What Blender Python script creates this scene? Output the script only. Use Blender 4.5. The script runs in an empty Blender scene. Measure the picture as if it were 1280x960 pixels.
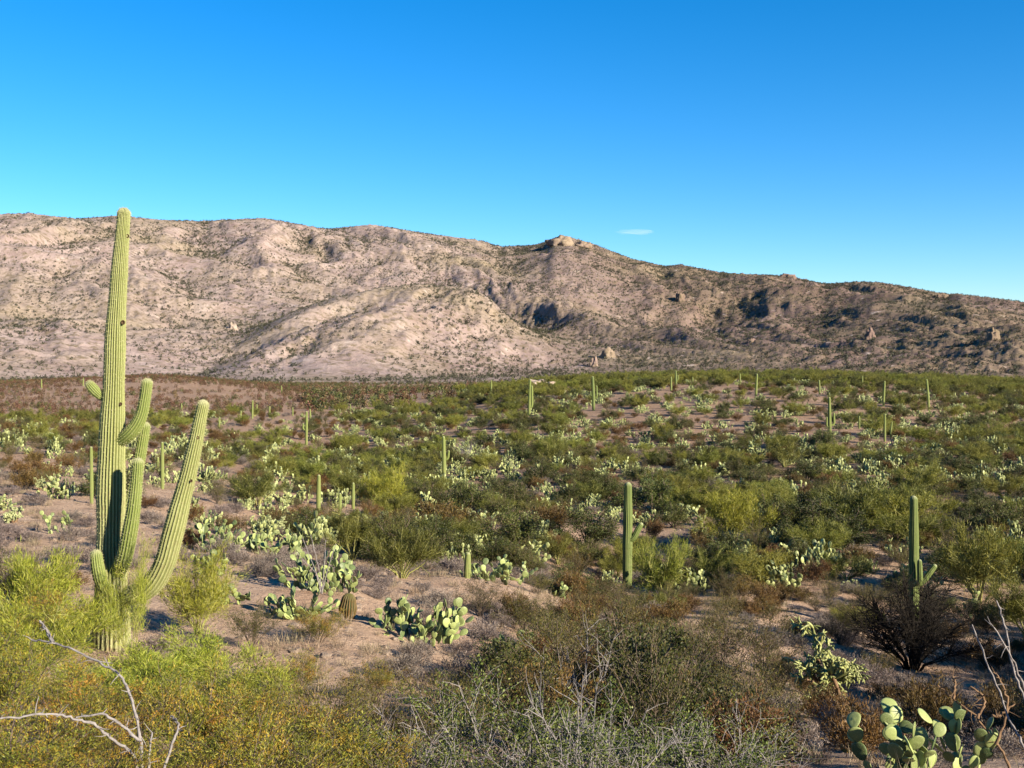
import bpy, math, random
import numpy as np
from mathutils import Vector, Matrix, noise as mnoise

# ------------------------------------------------------------------ camera, sky, sun, exposure
SC = bpy.context.scene
COL = SC.collection
F = 1372.0                     # focal length in photo pixels (1280 wide)
PITCH = math.atan(40.0 / F)    # the horizon lies 40 px above the middle of the picture
cam_data = bpy.data.cameras.new('camera')
cam_data.sensor_width = 36.0
cam_data.lens = 36.0 * F / 1280.0
cam_data.clip_start = 0.1
cam_data.clip_end = 60000.0
cam = bpy.data.objects.new('camera', cam_data)
COL.objects.link(cam)
cam.location = (0, 0, 0)
cam.rotation_euler = (math.pi / 2 - PITCH, 0, 0)
SC.camera = cam

SUN_ELEV = math.radians(21.5)
SUN_AZ = math.radians(129.0)   # clockwise from the view direction: behind the camera, to the right
world = bpy.data.worlds.new('World')
SC.world = world
world.use_nodes = True
wn = world.node_tree.nodes
wl = world.node_tree.links
wn.clear()
sky = wn.new('ShaderNodeTexSky')
sky.sky_type = 'NISHITA'
sky.sun_disc = False
sky.sun_elevation = SUN_ELEV
sky.sun_rotation = SUN_AZ
sky.altitude = 900
sky.air_density = 1.0
sky.dust_density = 0.0
sky.ozone_density = 5.0
hsv = wn.new('ShaderNodeHueSaturation')
hsv.inputs['Saturation'].default_value = 1.29
hsv.inputs['Hue'].default_value = 0.500
hsv.inputs['Value'].default_value = 1.25
bg = wn.new('ShaderNodeBackground')
bg.inputs['Strength'].default_value = 0.05
wo = wn.new('ShaderNodeOutputWorld')
wl.new(sky.outputs[0], hsv.inputs['Color'])
wl.new(hsv.outputs[0], bg.inputs[0])
wl.new(bg.outputs[0], wo.inputs[0])

sun_data = bpy.data.lights.new('sun', 'SUN')
sun_data.energy = 5.0
sun_data.angle = math.radians(0.5)
sun_data.color = (1.0, 0.88, 0.68)
sun = bpy.data.objects.new('sun', sun_data)
COL.objects.link(sun)
to_sun = Vector((math.sin(SUN_AZ) * math.cos(SUN_ELEV), math.cos(SUN_AZ) * math.cos(SUN_ELEV), math.sin(SUN_ELEV)))
sun.rotation_euler = to_sun.to_track_quat('Z', 'Y').to_euler()

SC.view_settings.view_transform = 'Standard'
SC.view_settings.look = 'None'
SC.view_settings.exposure = 1.65
SC.view_settings.gamma = 1.0
SC.render.engine = 'CYCLES'
SC.cycles.max_bounces = 5
SC.cycles.diffuse_bounces = 2
SC.cycles.glossy_bounces = 1
SC.cycles.transmission_bounces = 2
SC.cycles.volume_bounces = 1
SC.cycles.caustics_reflective = False
SC.cycles.caustics_refractive = False

rng = np.random.default_rng(7)
CP, SP = math.cos(PITCH), math.sin(PITCH)

# ------------------------------------------------------------------ helpers
def ray(px, py):
    a = (px - 640.0) / F
    b = -(py - 480.0) / F
    return np.array([a, CP + b * SP, -SP + b * CP])

def at(px, py, Y):
    d = ray(px, py)
    return d * (Y / d[1])

def project(x, y, z):
    yc = y * CP - z * SP
    zc = y * SP + z * CP
    return 640 + F * x / yc, 480 - F * zc / yc

def smooth(a, b, t):
    t = np.clip((t - a) / (b - a), 0, 1)
    return t * t * (3 - 2 * t)

def _hash(ix, iy, seed):
    h = (ix.astype(np.int64) * 374761393 + iy.astype(np.int64) * 668265263 + seed * 974711) & 0xffffffff
    h = ((h ^ (h >> 13)) * 1274126177) & 0xffffffff
    h = (h ^ (h >> 16)) & 0xffffffff
    return h / 4294967295.0 * 2 * math.pi

def gnoise(x, y, seed=0):
    x = np.asarray(x, float); y = np.asarray(y, float)
    ix = np.floor(x); iy = np.floor(y)
    fx = x - ix; fy = y - iy
    u = fx * fx * fx * (fx * (fx * 6 - 15) + 10); v = fy * fy * fy * (fy * (fy * 6 - 15) + 10)
    def g(ox, oy):
        a = _hash(ix + ox, iy + oy, seed)
        return np.cos(a) * (fx - ox) + np.sin(a) * (fy - oy)
    return ((g(0, 0) * (1 - u) + g(1, 0) * u) * (1 - v) + (g(0, 1) * (1 - u) + g(1, 1) * u) * v) * 1.5

def fbm(x, y, octv=4, seed=0, gain=0.5):
    s = 0; a = 1.0; f = 1.0
    for k in range(octv):
        s = s + a * gnoise(x * f + 17.3 * k, y * f - 9.1 * k, seed + k)
        a *= gain; f *= 2.03
    return s

def ridged(x, y, octv=4, seed=0, gain=0.5):
    s = 0; a = 1.0; f = 1.0; n = 0
    for k in range(octv):
        s = s + a * (1 - np.abs(gnoise(x * f + 7.7 * k, y * f + 3.1 * k, seed + k)) * 1.6)
        n += a; a *= gain; f *= 2.1
    return s / n

def mesh_np(name, v, f, smooth_shade=False):
    """v (N,3), f (M,k) -> mesh"""
    me = bpy.data.meshes.new(name)
    v = np.ascontiguousarray(v, dtype=np.float32); f = np.ascontiguousarray(f, dtype=np.int32)
    k = f.shape[1]
    me.vertices.add(len(v)); me.vertices.foreach_set('co', v.ravel())
    me.loops.add(f.size); me.loops.foreach_set('vertex_index', f.ravel())
    me.polygons.add(len(f))
    me.polygons.foreach_set('loop_start', np.arange(0, f.size, k, dtype=np.int32))
    me.polygons.foreach_set('loop_total', np.full(len(f), k, dtype=np.int32))
    if smooth_shade:
        me.polygons.foreach_set('use_smooth', np.ones(len(f), dtype=bool))
    me.update(calc_edges=True)
    return me

def attr(me, name, vals):
    a = me.attributes.new(name, 'FLOAT', 'POINT')
    a.data.foreach_set('value', np.asarray(vals, dtype=np.float32))

def obj(name, me, mat=None, parent=None):
    o = bpy.data.objects.new(name, me)
    COL.objects.link(o)
    if mat is not None and me is not None and len(me.materials) == 0:
        me.materials.append(mat)
    if parent is not None:
        o.parent = parent
    return o

def tag(o, label=None, cat=None, group=None, kind=None):
    if label: o['label'] = label
    if cat: o['category'] = cat
    if group: o['group'] = group
    if kind: o['kind'] = kind
    return o

def thing(name, label, cat, loc, rotz=0.0, group=None):
    o = bpy.data.objects.new(name, None)
    COL.objects.link(o)
    o.empty_display_size = 0.1
    o.location = loc
    o.rotation_euler = (0, 0, rotz)
    return tag(o, label, cat, group)

# ------------------------------------------------------------------ materials
def new_mat(name):
    m = bpy.data.materials.new(name)
    m.use_nodes = True
    nt = m.node_tree
    nt.nodes.clear()
    out = nt.nodes.new('ShaderNodeOutputMaterial')
    return m, nt, nt.nodes, nt.links, out

def ramp(nt, fac, stops, interp='LINEAR'):
    r = nt.nodes.new('ShaderNodeValToRGB')
    r.color_ramp.interpolation = interp
    els = r.color_ramp.elements
    while len(els) < len(stops):
        els.new(0.5)
    for e, (p, c) in zip(els, stops):
        e.position = p
        e.color = (c[0], c[1], c[2], 1)
    if fac is not None:
        nt.links.new(fac, r.inputs[0])
    return r.outputs[0]

def noise_tex(nt, vec, scale, detail=4, rough=0.55, dist=0.0):
    n = nt.nodes.new('ShaderNodeTexNoise')
    n.inputs['Scale'].default_value = scale
    n.inputs['Detail'].default_value = detail
    n.inputs['Roughness'].default_value = rough
    n.inputs['Distortion'].default_value = dist
    nt.links.new(vec, n.inputs['Vector'])
    return n.outputs['Fac']

# ShaderNodeMix has several sockets with the same name; pick the colour ones by index
def mixc(nt, fac, a, b, mode='MIX'):
    m = nt.nodes.new('ShaderNodeMix')
    m.data_type = 'RGBA'
    m.blend_type = mode
    for idx, val in ((0, fac), (6, a), (7, b)):
        s = m.inputs[idx]
        if isinstance(val, (int, float)):
            s.default_value = val
        elif isinstance(val, tuple):
            s.default_value = (val[0], val[1], val[2], 1)
        else:
            nt.links.new(val, s)
    return m.outputs[2]

def maprange(nt, val, a, b, c=0.0, d=1.0):
    m = nt.nodes.new('ShaderNodeMapRange')
    m.inputs[1].default_value = a; m.inputs[2].default_value = b
    m.inputs[3].default_value = c; m.inputs[4].default_value = d
    nt.links.new(val, m.inputs[0])
    return m.outputs[0]

def bump(nt, height, strength, dist):
    b = nt.nodes.new('ShaderNodeBump')
    b.inputs['Strength'].default_value = strength
    b.inputs['Distance'].default_value = dist
    nt.links.new(height, b.inputs['Height'])
    return b.outputs[0]

def diffuse(nt, col, rough=0.9, normal=None, spec=0.1):
    p = nt.nodes.new('ShaderNodeBsdfPrincipled')
    p.inputs['Roughness'].default_value = rough
    p.inputs['Specular IOR Level'].default_value = spec
    if isinstance(col, tuple):
        p.inputs['Base Color'].default_value = (*col, 1)
    else:
        nt.links.new(col, p.inputs['Base Color'])
    if normal is not None:
        nt.links.new(normal, p.inputs['Normal'])
    return p

def position(nt):
    return nt.nodes.new('ShaderNodeNewGeometry').outputs['Position']

def leaf_mat(name, stops, trans=0.25, vary=0.35, hue=0.02, bloom=None):
    """each leaf takes a colour of the ramp; each plant is a bit lighter or darker than the next"""
    m, nt, N, L, out = new_mat(name)
    g = N.new('ShaderNodeNewGeometry')
    oi = N.new('ShaderNodeObjectInfo')
    c = ramp(nt, g.outputs['Random Per Island'], [(p_, tuple(.46 * x for x in c_)) for p_, c_ in stops])
    if bloom:                                    # blossoms and seed heads sit in clusters
        tc = N.new('ShaderNodeTexCoord')
        n = noise_tex(nt, tc.outputs['Object'], 3.2, 3, .6)
        c = mixc(nt, maprange(nt, n, .48, .60, 0, .75), c, ramp(nt, g.outputs['Random Per Island'], [(p_, tuple(.7 * x for x in c_)) for p_, c_ in bloom]))
    h = N.new('ShaderNodeHueSaturation')
    L.new(c, h.inputs['Color'])
    L.new(maprange(nt, oi.outputs['Random'], 0, 1, 1 - vary, 1 + vary), h.inputs['Value'])
    w = N.new('ShaderNodeTexWhiteNoise'); w.noise_dimensions = '1D'
    L.new(oi.outputs['Random'], w.inputs['W'])
    L.new(maprange(nt, w.outputs['Value'], 0, 1, 0.5 - hue, 0.5 + hue), h.inputs['Hue'])
    p = diffuse(nt, h.outputs[0], 0.55, None, 0.25)
    t = N.new('ShaderNodeBsdfTranslucent')
    L.new(h.outputs[0], t.inputs[0])
    mx = N.new('ShaderNodeMixShader')
    mx.inputs[0].default_value = trans
    L.new(p.outputs[0], mx.inputs[1]); L.new(t.outputs[0], mx.inputs[2])
    L.new(mx.outputs[0], out.inputs[0])
    return m

def bark_mat(name, a, b, scale=30):
    m, nt, N, L, out = new_mat(name)
    tc = N.new('ShaderNodeTexCoord')
    n = noise_tex(nt, tc.outputs['Object'], scale, 4)
    p = diffuse(nt, ramp(nt, n, [(0.3, a), (0.7, b)]), 0.9, bump(nt, n, 0.5, 0.01))
    L.new(p.outputs[0], out.inputs[0])
    return m

M = {}
M['palo'] = leaf_mat('palo_verde_twigs', [(0, (.08, .10, .011)), (.5, (.20, .215, .024)), (.9, (.34, .335, .045)), (1, (.30, .25, .07))], .12, .4)
M['palo_light'] = leaf_mat('fresh_palo_verde_twigs', [(0, (.18, .23, .02)), (.5, (.40, .45, .04)), (.85, (.60, .62, .08)), (1, (.56, .48, .12))], .2, .12)
M['mesquite'] = leaf_mat('mesquite_leaves', [(0, (.04, .055, .012)), (.5, (.09, .11, .022)), (.9, (.16, .17, .038)), (1, (.20, .16, .06))], .1, .35)
M['creosote'] = leaf_mat('creosote_leaves', [(0, (.04, .045, .010)), (.5, (.115, .112, .020)), (.88, (.22, .195, .035)), (1, (.30, .19, .055))], .1, .35)
M['flower'] = leaf_mat('flowering_bush_leaves', [(0, (.08, .10, .014)), (.5, (.26, .275, .03)), (1, (.42, .40, .06))], .22, .15, .02, [(0, (.26, .12, .015)), (.6, (.42, .21, .02)), (1, (.50, .34, .05))])
M['bursage'] = leaf_mat('bursage_twigs', [(0, (.15, .11, .095)), (.5, (.30, .235, .205)), (1, (.50, .41, .36))], .15, .25)
M['rust'] = leaf_mat('rust_brown_twigs', [(0, (.10, .055, .02)), (.5, (.20, .11, .03)), (.9, (.27, .16, .045)), (1, (.30, .22, .08))], .2, .3)
M['leafy'] = leaf_mat('leafy_shrub_leaves', [(0, (.04, .06, .010)), (.5, (.12, .16, .022)), (.9, (.26, .30, .06)), (1, (.46, .46, .15))], .15, .15)
M['far_green'] = leaf_mat('far_scrub', [(0, (.07, .08, .02)), (1, (.17, .17, .05))], .1, .4, .03)
M['far_red'] = leaf_mat('far_red_scrub', [(0, (.12, .065, .035)), (1, (.24, .14, .07))], .1, .4, .03)
M['far_dark'] = leaf_mat('mountain_scrub', [(0, (.055, .06, .035)), (1, (.12, .115, .065))], .1, .4, .03)
M['grass'] = leaf_mat('dry_grass', [(0, (.30, .22, .14)), (1, (.55, .44, .30))], .2, .2)
M['bark'] = bark_mat('dark_bark', (.06, .045, .035), (.15, .115, .09))
M['green_bark'] = bark_mat('green_bark', (.16, .16, .05), (.30, .29, .11))
M['grey_bark'] = bark_mat('grey_dead_wood', (.10, .09, .09), (.24, .22, .215))
M['shade_bark'] = bark_mat('shade_darkened_wood', (.006, .005, .004), (.022, .018, .015))  # shade on the dead bush is put into its wood colour
M['cholla_wood'] = bark_mat('brown_cholla_wood', (.08, .05, .03), (.18, .115, .07))

def soil_mat():
    m, nt, N, L, out = new_mat('desert_soil')
    P = position(nt)
    big = noise_tex(nt, P, 0.035, 4, .6)
    mid = noise_tex(nt, P, 0.45, 6, .65)
    fine = noise_tex(nt, P, 9.0, 8, .7)
    grit = noise_tex(nt, P, 60.0, 3, .6)
    c = ramp(nt, mid, [(.28, (.23, .14, .09)), (.45, (.36, .245, .17)), (.62, (.44, .315, .225)), (.8, (.52, .395, .295))])
    c = mixc(nt, maprange(nt, big, .42, .66), c, (.33, .21, .14), 'MIX')
    sp = N.new('ShaderNodeSeparateXYZ'); L.new(P, sp.inputs[0])
    c = mixc(nt, maprange(nt, sp.outputs[1], 45, 95, 0, .75), c, (.21, .135, .09))          # browner earth down in the valley
    c2 = mixc(nt, maprange(nt, fine, .50, .66), c, (.17, .115, .085))
    c3 = mixc(nt, maprange(nt, grit, .60, .72), c2, (.62, .52, .44))
    h = N.new('ShaderNodeMath'); h.operation = 'ADD'
    L.new(fine, h.inputs[0]); L.new(mid, h.inputs[1])
    p = diffuse(nt, c3, .95, bump(nt, h.outputs[0], .9, .12), .05)
    L.new(p.outputs[0], out.inputs[0])
    return m

def rock_mat():
    m, nt, N, L, out = new_mat('mountain_rock_and_scrub')
    P = position(nt)
    a = noise_tex(nt, P, 0.0035, 6, .6)
    b = noise_tex(nt, P, 0.018, 8, .68, .4)
    c = noise_tex(nt, P, 0.085, 6, .7)
    d = noise_tex(nt, P, 0.045, 5, .6)
    base = ramp(nt, b, [(.25, (.16, .108, .098)), (.42, (.245, .185, .172)), (.58, (.30, .235, .218)), (.75, (.37, .305, .285))])
    sx = N.new('ShaderNodeSeparateXYZ'); L.new(P, sx.inputs[0])
    east = N.new('ShaderNodeMath'); east.operation = 'MULTIPLY'        # the range turns browner and darker towards its eastern end
    L.new(maprange(nt, sx.outputs[0], -250, 450, 0, 1), east.inputs[0]); L.new(maprange(nt, a, .3, .6, .6, 1), east.inputs[1])
    base = mixc(nt, east.outputs[0], base, mixc(nt, 1.0, base, (.38, .315, .285), 'MULTIPLY'))
    base = mixc(nt, maprange(nt, a, .44, .70, 0, .8), base, (.235, .19, .13))          # grassier, yellower parts
    base = mixc(nt, maprange(nt, c, .48, .62, 0, .85), base, (.12, .095, .06))           # scrub too far off to pick apart
    base = mixc(nt, maprange(nt, d, .62, .72), base, (.36, .295, .26))            # bare pale granite
    h = N.new('ShaderNodeMath'); h.operation = 'ADD'
    L.new(b, h.inputs[0]); L.new(c, h.inputs[1])
    p = diffuse(nt, base, .95, bump(nt, h.outputs[0], .45, 10.0), .03)
    L.new(p.outputs[0], out.inputs[0])
    return m

def stone_mat(name, a, b, scale):
    m, nt, N, L, out = new_mat(name)
    tc = N.new('ShaderNodeTexCoord')
    n = noise_tex(nt, tc.outputs['Object'], scale, 7, .65)
    p = diffuse(nt, ramp(nt, n, [(.3, a), (.68, b)]), .9, bump(nt, n, .8, .25 / scale))
    L.new(p.outputs[0], out.inputs[0])
    return m

def saguaro_mat(name, groove, crest, scar, tip=(.42, .41, .27)):
    """waxy green skin between pale spiny rib crests, brown scars; attribute rib = 1 on a crest, age = 1 at the old base"""
    m, nt, N, L, out = new_mat(name)
    tc = N.new('ShaderNodeTexCoord')
    at_ = N.new('ShaderNodeAttribute'); at_.attribute_name = 'rib'
    ag = N.new('ShaderNodeAttribute'); ag.attribute_name = 'age'
    tp = N.new('ShaderNodeAttribute'); tp.attribute_name = 'tip'
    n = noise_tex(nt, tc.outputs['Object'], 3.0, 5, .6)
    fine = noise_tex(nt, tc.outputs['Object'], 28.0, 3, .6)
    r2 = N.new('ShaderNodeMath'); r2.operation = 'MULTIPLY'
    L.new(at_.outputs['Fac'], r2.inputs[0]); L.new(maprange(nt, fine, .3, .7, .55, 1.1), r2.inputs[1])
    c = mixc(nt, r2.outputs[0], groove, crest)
    c = mixc(nt, maprange(nt, n, .45, .75, 0, .55), c, tuple(x * .78 for x in crest))
    old = N.new('ShaderNodeMath'); old.operation = 'MULTIPLY'; old.inputs[1].default_value = .45
    L.new(ag.outputs['Fac'], old.inputs[0])
    c = mixc(nt, old.outputs[0], c, (crest[0] * .95, crest[1] * .87, crest[2] * 1.3))      # the old skin at the foot goes corky and pale
    # scars grow with age
    s = noise_tex(nt, tc.outputs['Object'], 9.0, 5, .7, .6)
    sm = N.new('ShaderNodeMath'); sm.operation = 'MULTIPLY'
    L.new(maprange(nt, s, .52, .60), sm.inputs[0]); L.new(maprange(nt, ag.outputs['Fac'], .1, 1, .12, .85), sm.inputs[1])
    c = mixc(nt, sm.outputs[0], c, scar)
    c = mixc(nt, tp.outputs['Fac'], c, tip)
    p = diffuse(nt, c, .6, bump(nt, fine, .35, .02), .2)
    L.new(p.outputs[0], out.inputs[0])
    return m

def pad_mat(name, a, b, vary=.25):
    m, nt, N, L, out = new_mat(name)
    tc = N.new('ShaderNodeTexCoord')
    g = N.new('ShaderNodeNewGeometry')
    oi = N.new('ShaderNodeObjectInfo')
    add = N.new('ShaderNodeMath'); add.operation = 'ADD'
    L.new(g.outputs['Random Per Island'], add.inputs[0]); L.new(oi.outputs['Random'], add.inputs[1])
    fr = N.new('ShaderNodeMath'); fr.operation = 'FRACT'
    L.new(add.outputs[0], fr.inputs[0])
    c = ramp(nt, fr.outputs[0], [(0, a), (.3, tuple(.55 * x + .2 * y for x, y in zip(b, a))), (.7, b), (1, tuple(x * 1.15 for x in b))])
    v = N.new('ShaderNodeTexVoronoi'); v.inputs['Scale'].default_value = 28
    L.new(tc.outputs['Object'], v.inputs['Vector'])
    c = mixc(nt, maprange(nt, v.outputs['Distance'], .12, .2, 1, 0), c, (.62, .55, .36))     # spine cushions
    n = noise_tex(nt, tc.outputs['Object'], 6, 4)
    c = mixc(nt, maprange(nt, n, .62, .75, 0, .5), c, (.30, .24, .10))
    p = diffuse(nt, c, .5, None, .3)
    L.new(p.outputs[0], out.inputs[0])
    return m

M['soil'] = soil_mat()
M['rock'] = rock_mat()
M['boulder'] = stone_mat('pale_granite', (.23, .17, .13), (.38, .31, .25), 1.2)
M['pebble'] = stone_mat('pebbles', (.11, .082, .065), (.25, .195, .155), 6.0)
M['saguaro_old'] = saguaro_mat('old_saguaro_skin', (.10, .115, .028), (.27, .28, .115), (.15, .105, .06))  # groove skin colour deepened a little with the shade between ribs
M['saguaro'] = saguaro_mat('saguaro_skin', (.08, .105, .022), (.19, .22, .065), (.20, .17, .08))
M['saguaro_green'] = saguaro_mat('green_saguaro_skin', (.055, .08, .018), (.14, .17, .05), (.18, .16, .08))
M['spine'] = bark_mat('pale_spines', (.26, .25, .13), (.42, .40, .24), 3)
M['hole'] = bark_mat('nest_hole_scab', (.02, .014, .008), (.09, .055, .03))
M['pad'] = pad_mat('prickly_pear_pads', (.04, .062, .024), (.23, .255, .10))
M['pad_near'] = pad_mat('green_prickly_pear_pads', (.045, .075, .026), (.20, .24, .085))
M['cholla'] = pad_mat('cholla_joints', (.07, .085, .024), (.22, .235, .085))
M['cholla_grey'] = pad_mat('pale_cholla_joints', (.12, .14, .06), (.26, .28, .13))
M['barrel'] = saguaro_mat('barrel_cactus_skin', (.025, .035, .010), (.13, .07, .025), (.12, .05, .02), (.10, .10, .03))

# ------------------------------------------------------------------ the shape of the land
# (column px, row py, forward distance in metres): points where the ground can be read in the photograph
CTRL = [(0, 775, 19), (140, 815, 19), (330, 815, 20), (540, 845, 19.5), (520, 800, 23.5), (640, 835, 24), (800, 880, 20),
        (800, 955, 13), (1040, 905, 22), (1150, 955, 13.7), (1290, 960, 13), (400, 725, 29), (20, 690, 33), (250, 690, 34),
        (600, 722, 38), (785, 735, 50), (1143, 800, 38), (1290, 770, 42), (900, 762, 40), (440, 712, 42),
        (-20, 600, 60), (200, 610, 62), (-20, 540, 120), (350, 640, 62), (520, 640, 72), (555, 598, 100),
        (600, 540, 150), (660, 508, 190), (640, 489, 250), (560, 503, 250), (700, 670, 64), (950, 672, 62), (900, 600, 95), (900, 540, 135),
        (900, 498, 180), (900, 477, 228), (780, 480, 235), (1060, 477, 240), (1290, 482, 300), (1290, 520, 170), (1290, 600, 85), (1210, 690, 55), (1100, 560, 115),
        (320, 522, 200), (380, 556, 150), (200, 560, 110), (460, 513, 245), (450, 494, 520), (200, 509, 280), (60, 512, 270), (200, 488, 370), (60, 492, 370), (60, 478, 480), (200, 471, 480),
        (330, 484, 460), (560, 488, 400), (800, 480, 420), (1290, 484, 460), (-100, 482, 800), (300, 480, 800), (640, 484, 800), (1000, 484, 800), (1380, 484, 800)]
ctrl = [at(*c) for c in CTRL]
for px, Y, z in [(p, 1.2, -1.65) for p in (-100, 300, 640, 960, 1380)] + [(-100, 4, -2.15), (640, 4, -2.3), (1380, 4, -2.3), (-50, 8, -3.1), (320, 8, -3.4), (640, 8, -3.7), (960, 8, -3.7), (1330, 8, -3.6)]:
    ctrl.append(np.array([(px - 640) / F * Y, Y, z]))
ctrl = np.array(ctrl)
QS = 3.2
def q_of(x, y):
    r = np.maximum(np.hypot(x, y), 1.2)
    az = np.clip(np.arctan2(x, y), -.56, .56)
    return az * QS, np.log(r)
def _phi(d2):
    return np.where(d2 > 1e-12, .5 * d2 * np.log(np.maximum(d2, 1e-12)), 0)
c1, c2 = q_of(ctrl[:, 0], ctrl[:, 1])
n_ = len(ctrl)
A = np.zeros((n_ + 3, n_ + 3))
A[:n_, :n_] = _phi((c1[:, None] - c1) ** 2 + (c2[:, None] - c2) ** 2) + np.eye(n_) * 1e-3
A[:n_, n_] = 1; A[:n_, n_ + 1] = c1; A[:n_, n_ + 2] = c2
A[n_:, :n_] = A[:n_, n_:].T
wts = np.linalg.solve(A, np.concatenate([ctrl[:, 2], np.zeros(3)]))

def tps(x, y):
    q1, q2 = q_of(x, y)
    sh = q1.shape
    q1 = q1.ravel(); q2 = q2.ravel()
    z = wts[n_] + wts[n_ + 1] * q1 + wts[n_ + 2] * q2
    for i in range(n_):
        z = z + wts[i] * _phi((q1 - c1[i]) ** 2 + (q2 - c2[i]) ** 2)
    return z.reshape(sh)

def land(x, y):
    """height of the ground; the eye is at 0"""
    x = np.asarray(x, float); y = np.asarray(y, float)
    r = np.hypot(x, y); az = np.abs(np.arctan2(x, y))
    z = tps(x, y)
    far = -30.0
    z = z + (far - z) * smooth(700, 1000, r) - 9 * smooth(1020, 1250, r)
    back = -1.65 - 6 * smooth(20, 300, r) - 22 * smooth(300, 1200, r)
    z = z + (back - z) * smooth(.75, 1.7, az)
    z = z + 5.2 * np.exp(-(((x - 22) / 7.5) ** 2 + ((y - 9.5) / 7.0) ** 2)) + 4.8 * np.exp(-(((x - 31) / 8) ** 2 + ((y - 24) / 9) ** 2))   # unseen rise off to the right, raised so its trees shade the hollow
    amp = .05 + .25 * smooth(10, 120, r) + .8 * smooth(150, 500, r)
    z = z + amp * fbm(x / 9.0, y / 9.0, 3, 3) * smooth(3, 12, r) * .55
    z = z + .07 * fbm(x / 1.6, y / 1.6, 3, 5) * smooth(2, 6, r) * (1 - smooth(60, 140, r))
    return z

def land1(x, y):
    return float(land(np.array([x]), np.array([y]))[0])

TS = np.exp(np.linspace(math.log(3), math.log(1000), 700))
def hit(px, py):
    d = ray(px, py)
    P = d[None] * TS[:, None]
    g = P[:, 2] - land(P[:, 0], P[:, 1])
    k = np.nonzero(g < 0)[0]
    if len(k) == 0:
        return None
    k = k[0]
    if k == 0:
        p = P[0]
    else:
        w = g[k - 1] / (g[k - 1] - g[k])
        p = P[k - 1] * (1 - w) + P[k] * w
    return np.array([p[0], p[1], land1(p[0], p[1])])

def polar_sheet(name, az, r, zfun, mat):
    X = r[:, None] * np.sin(az)[None]; Yv = r[:, None] * np.cos(az)[None]
    Z = zfun(X, Yv)
    nr, na = X.shape
    v = np.stack([X, Yv, Z], -1).reshape(-1, 3)
    i = np.arange(nr - 1)[:, None] * na; j = np.arange(na - 1)[None]
    a = (i + j).ravel(); b = (i + j + 1).ravel(); c = (i + na + j + 1).ravel(); d = (i + na + j).ravel()
    return obj(name, mesh_np(name, v, np.stack([a, d, c, b], 1), True), mat), X, Yv, Z

az_front = np.radians(np.arange(-34, 34.01, .2))
az_back = np.radians(np.concatenate([np.arange(-180, -34, 4), ]))
az_all = np.concatenate([az_back, az_front, -az_back[::-1]])
rr = np.concatenate([[.05], np.exp(np.arange(math.log(.8), math.log(1300), .017))])
g_, *_ = polar_sheet('ground', az_all, rr, land, M['soil'])
tag(g_, 'pinkish tan desert soil falling away from the viewer into a brushy valley', 'ground', kind='structure')

# the mountains: skyline read off the photograph, a nearer spur in front of the long ridge
SKY = np.array([(-300, 285), (-120, 272), (0, 268), (40, 267), (60, 270), (100, 274), (150, 270), (200, 275), (250, 277), (330, 273), (370, 280), (410, 287), (465, 281), (530, 292), (600, 301), (625, 309), (660, 308), (680, 304), (692, 298), (715, 298), (740, 305), (790, 324), (830, 333), (850, 331), (900, 341), (985, 345), (1010, 350), (1030, 355), (1070, 352), (1100, 353), (1130, 358), (1180, 367), (1195, 367), (1280, 377), (1400, 392), (1600, 420)], float)
SPUR = np.array([(150, 486), (225, 478), (290, 442), (350, 398), (400, 377), (450, 364), (520, 353), (575, 358), (610, 372), (632, 394), (680, 424), (735, 458), (770, 476), (850, 486)], float)

def sinterp(px, xs, ys, win):
    """interpolation with rounded corners"""
    gx = np.arange(-700, 2000, 4.0)
    k = np.hanning(int(win / 4) | 1); k /= k.sum()
    gy = np.interp(gx, xs, ys)
    h_ = len(k) // 2
    return np.interp(px, gx, np.convolve(np.pad(gy, h_, mode='edge'), k, 'valid'))

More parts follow.
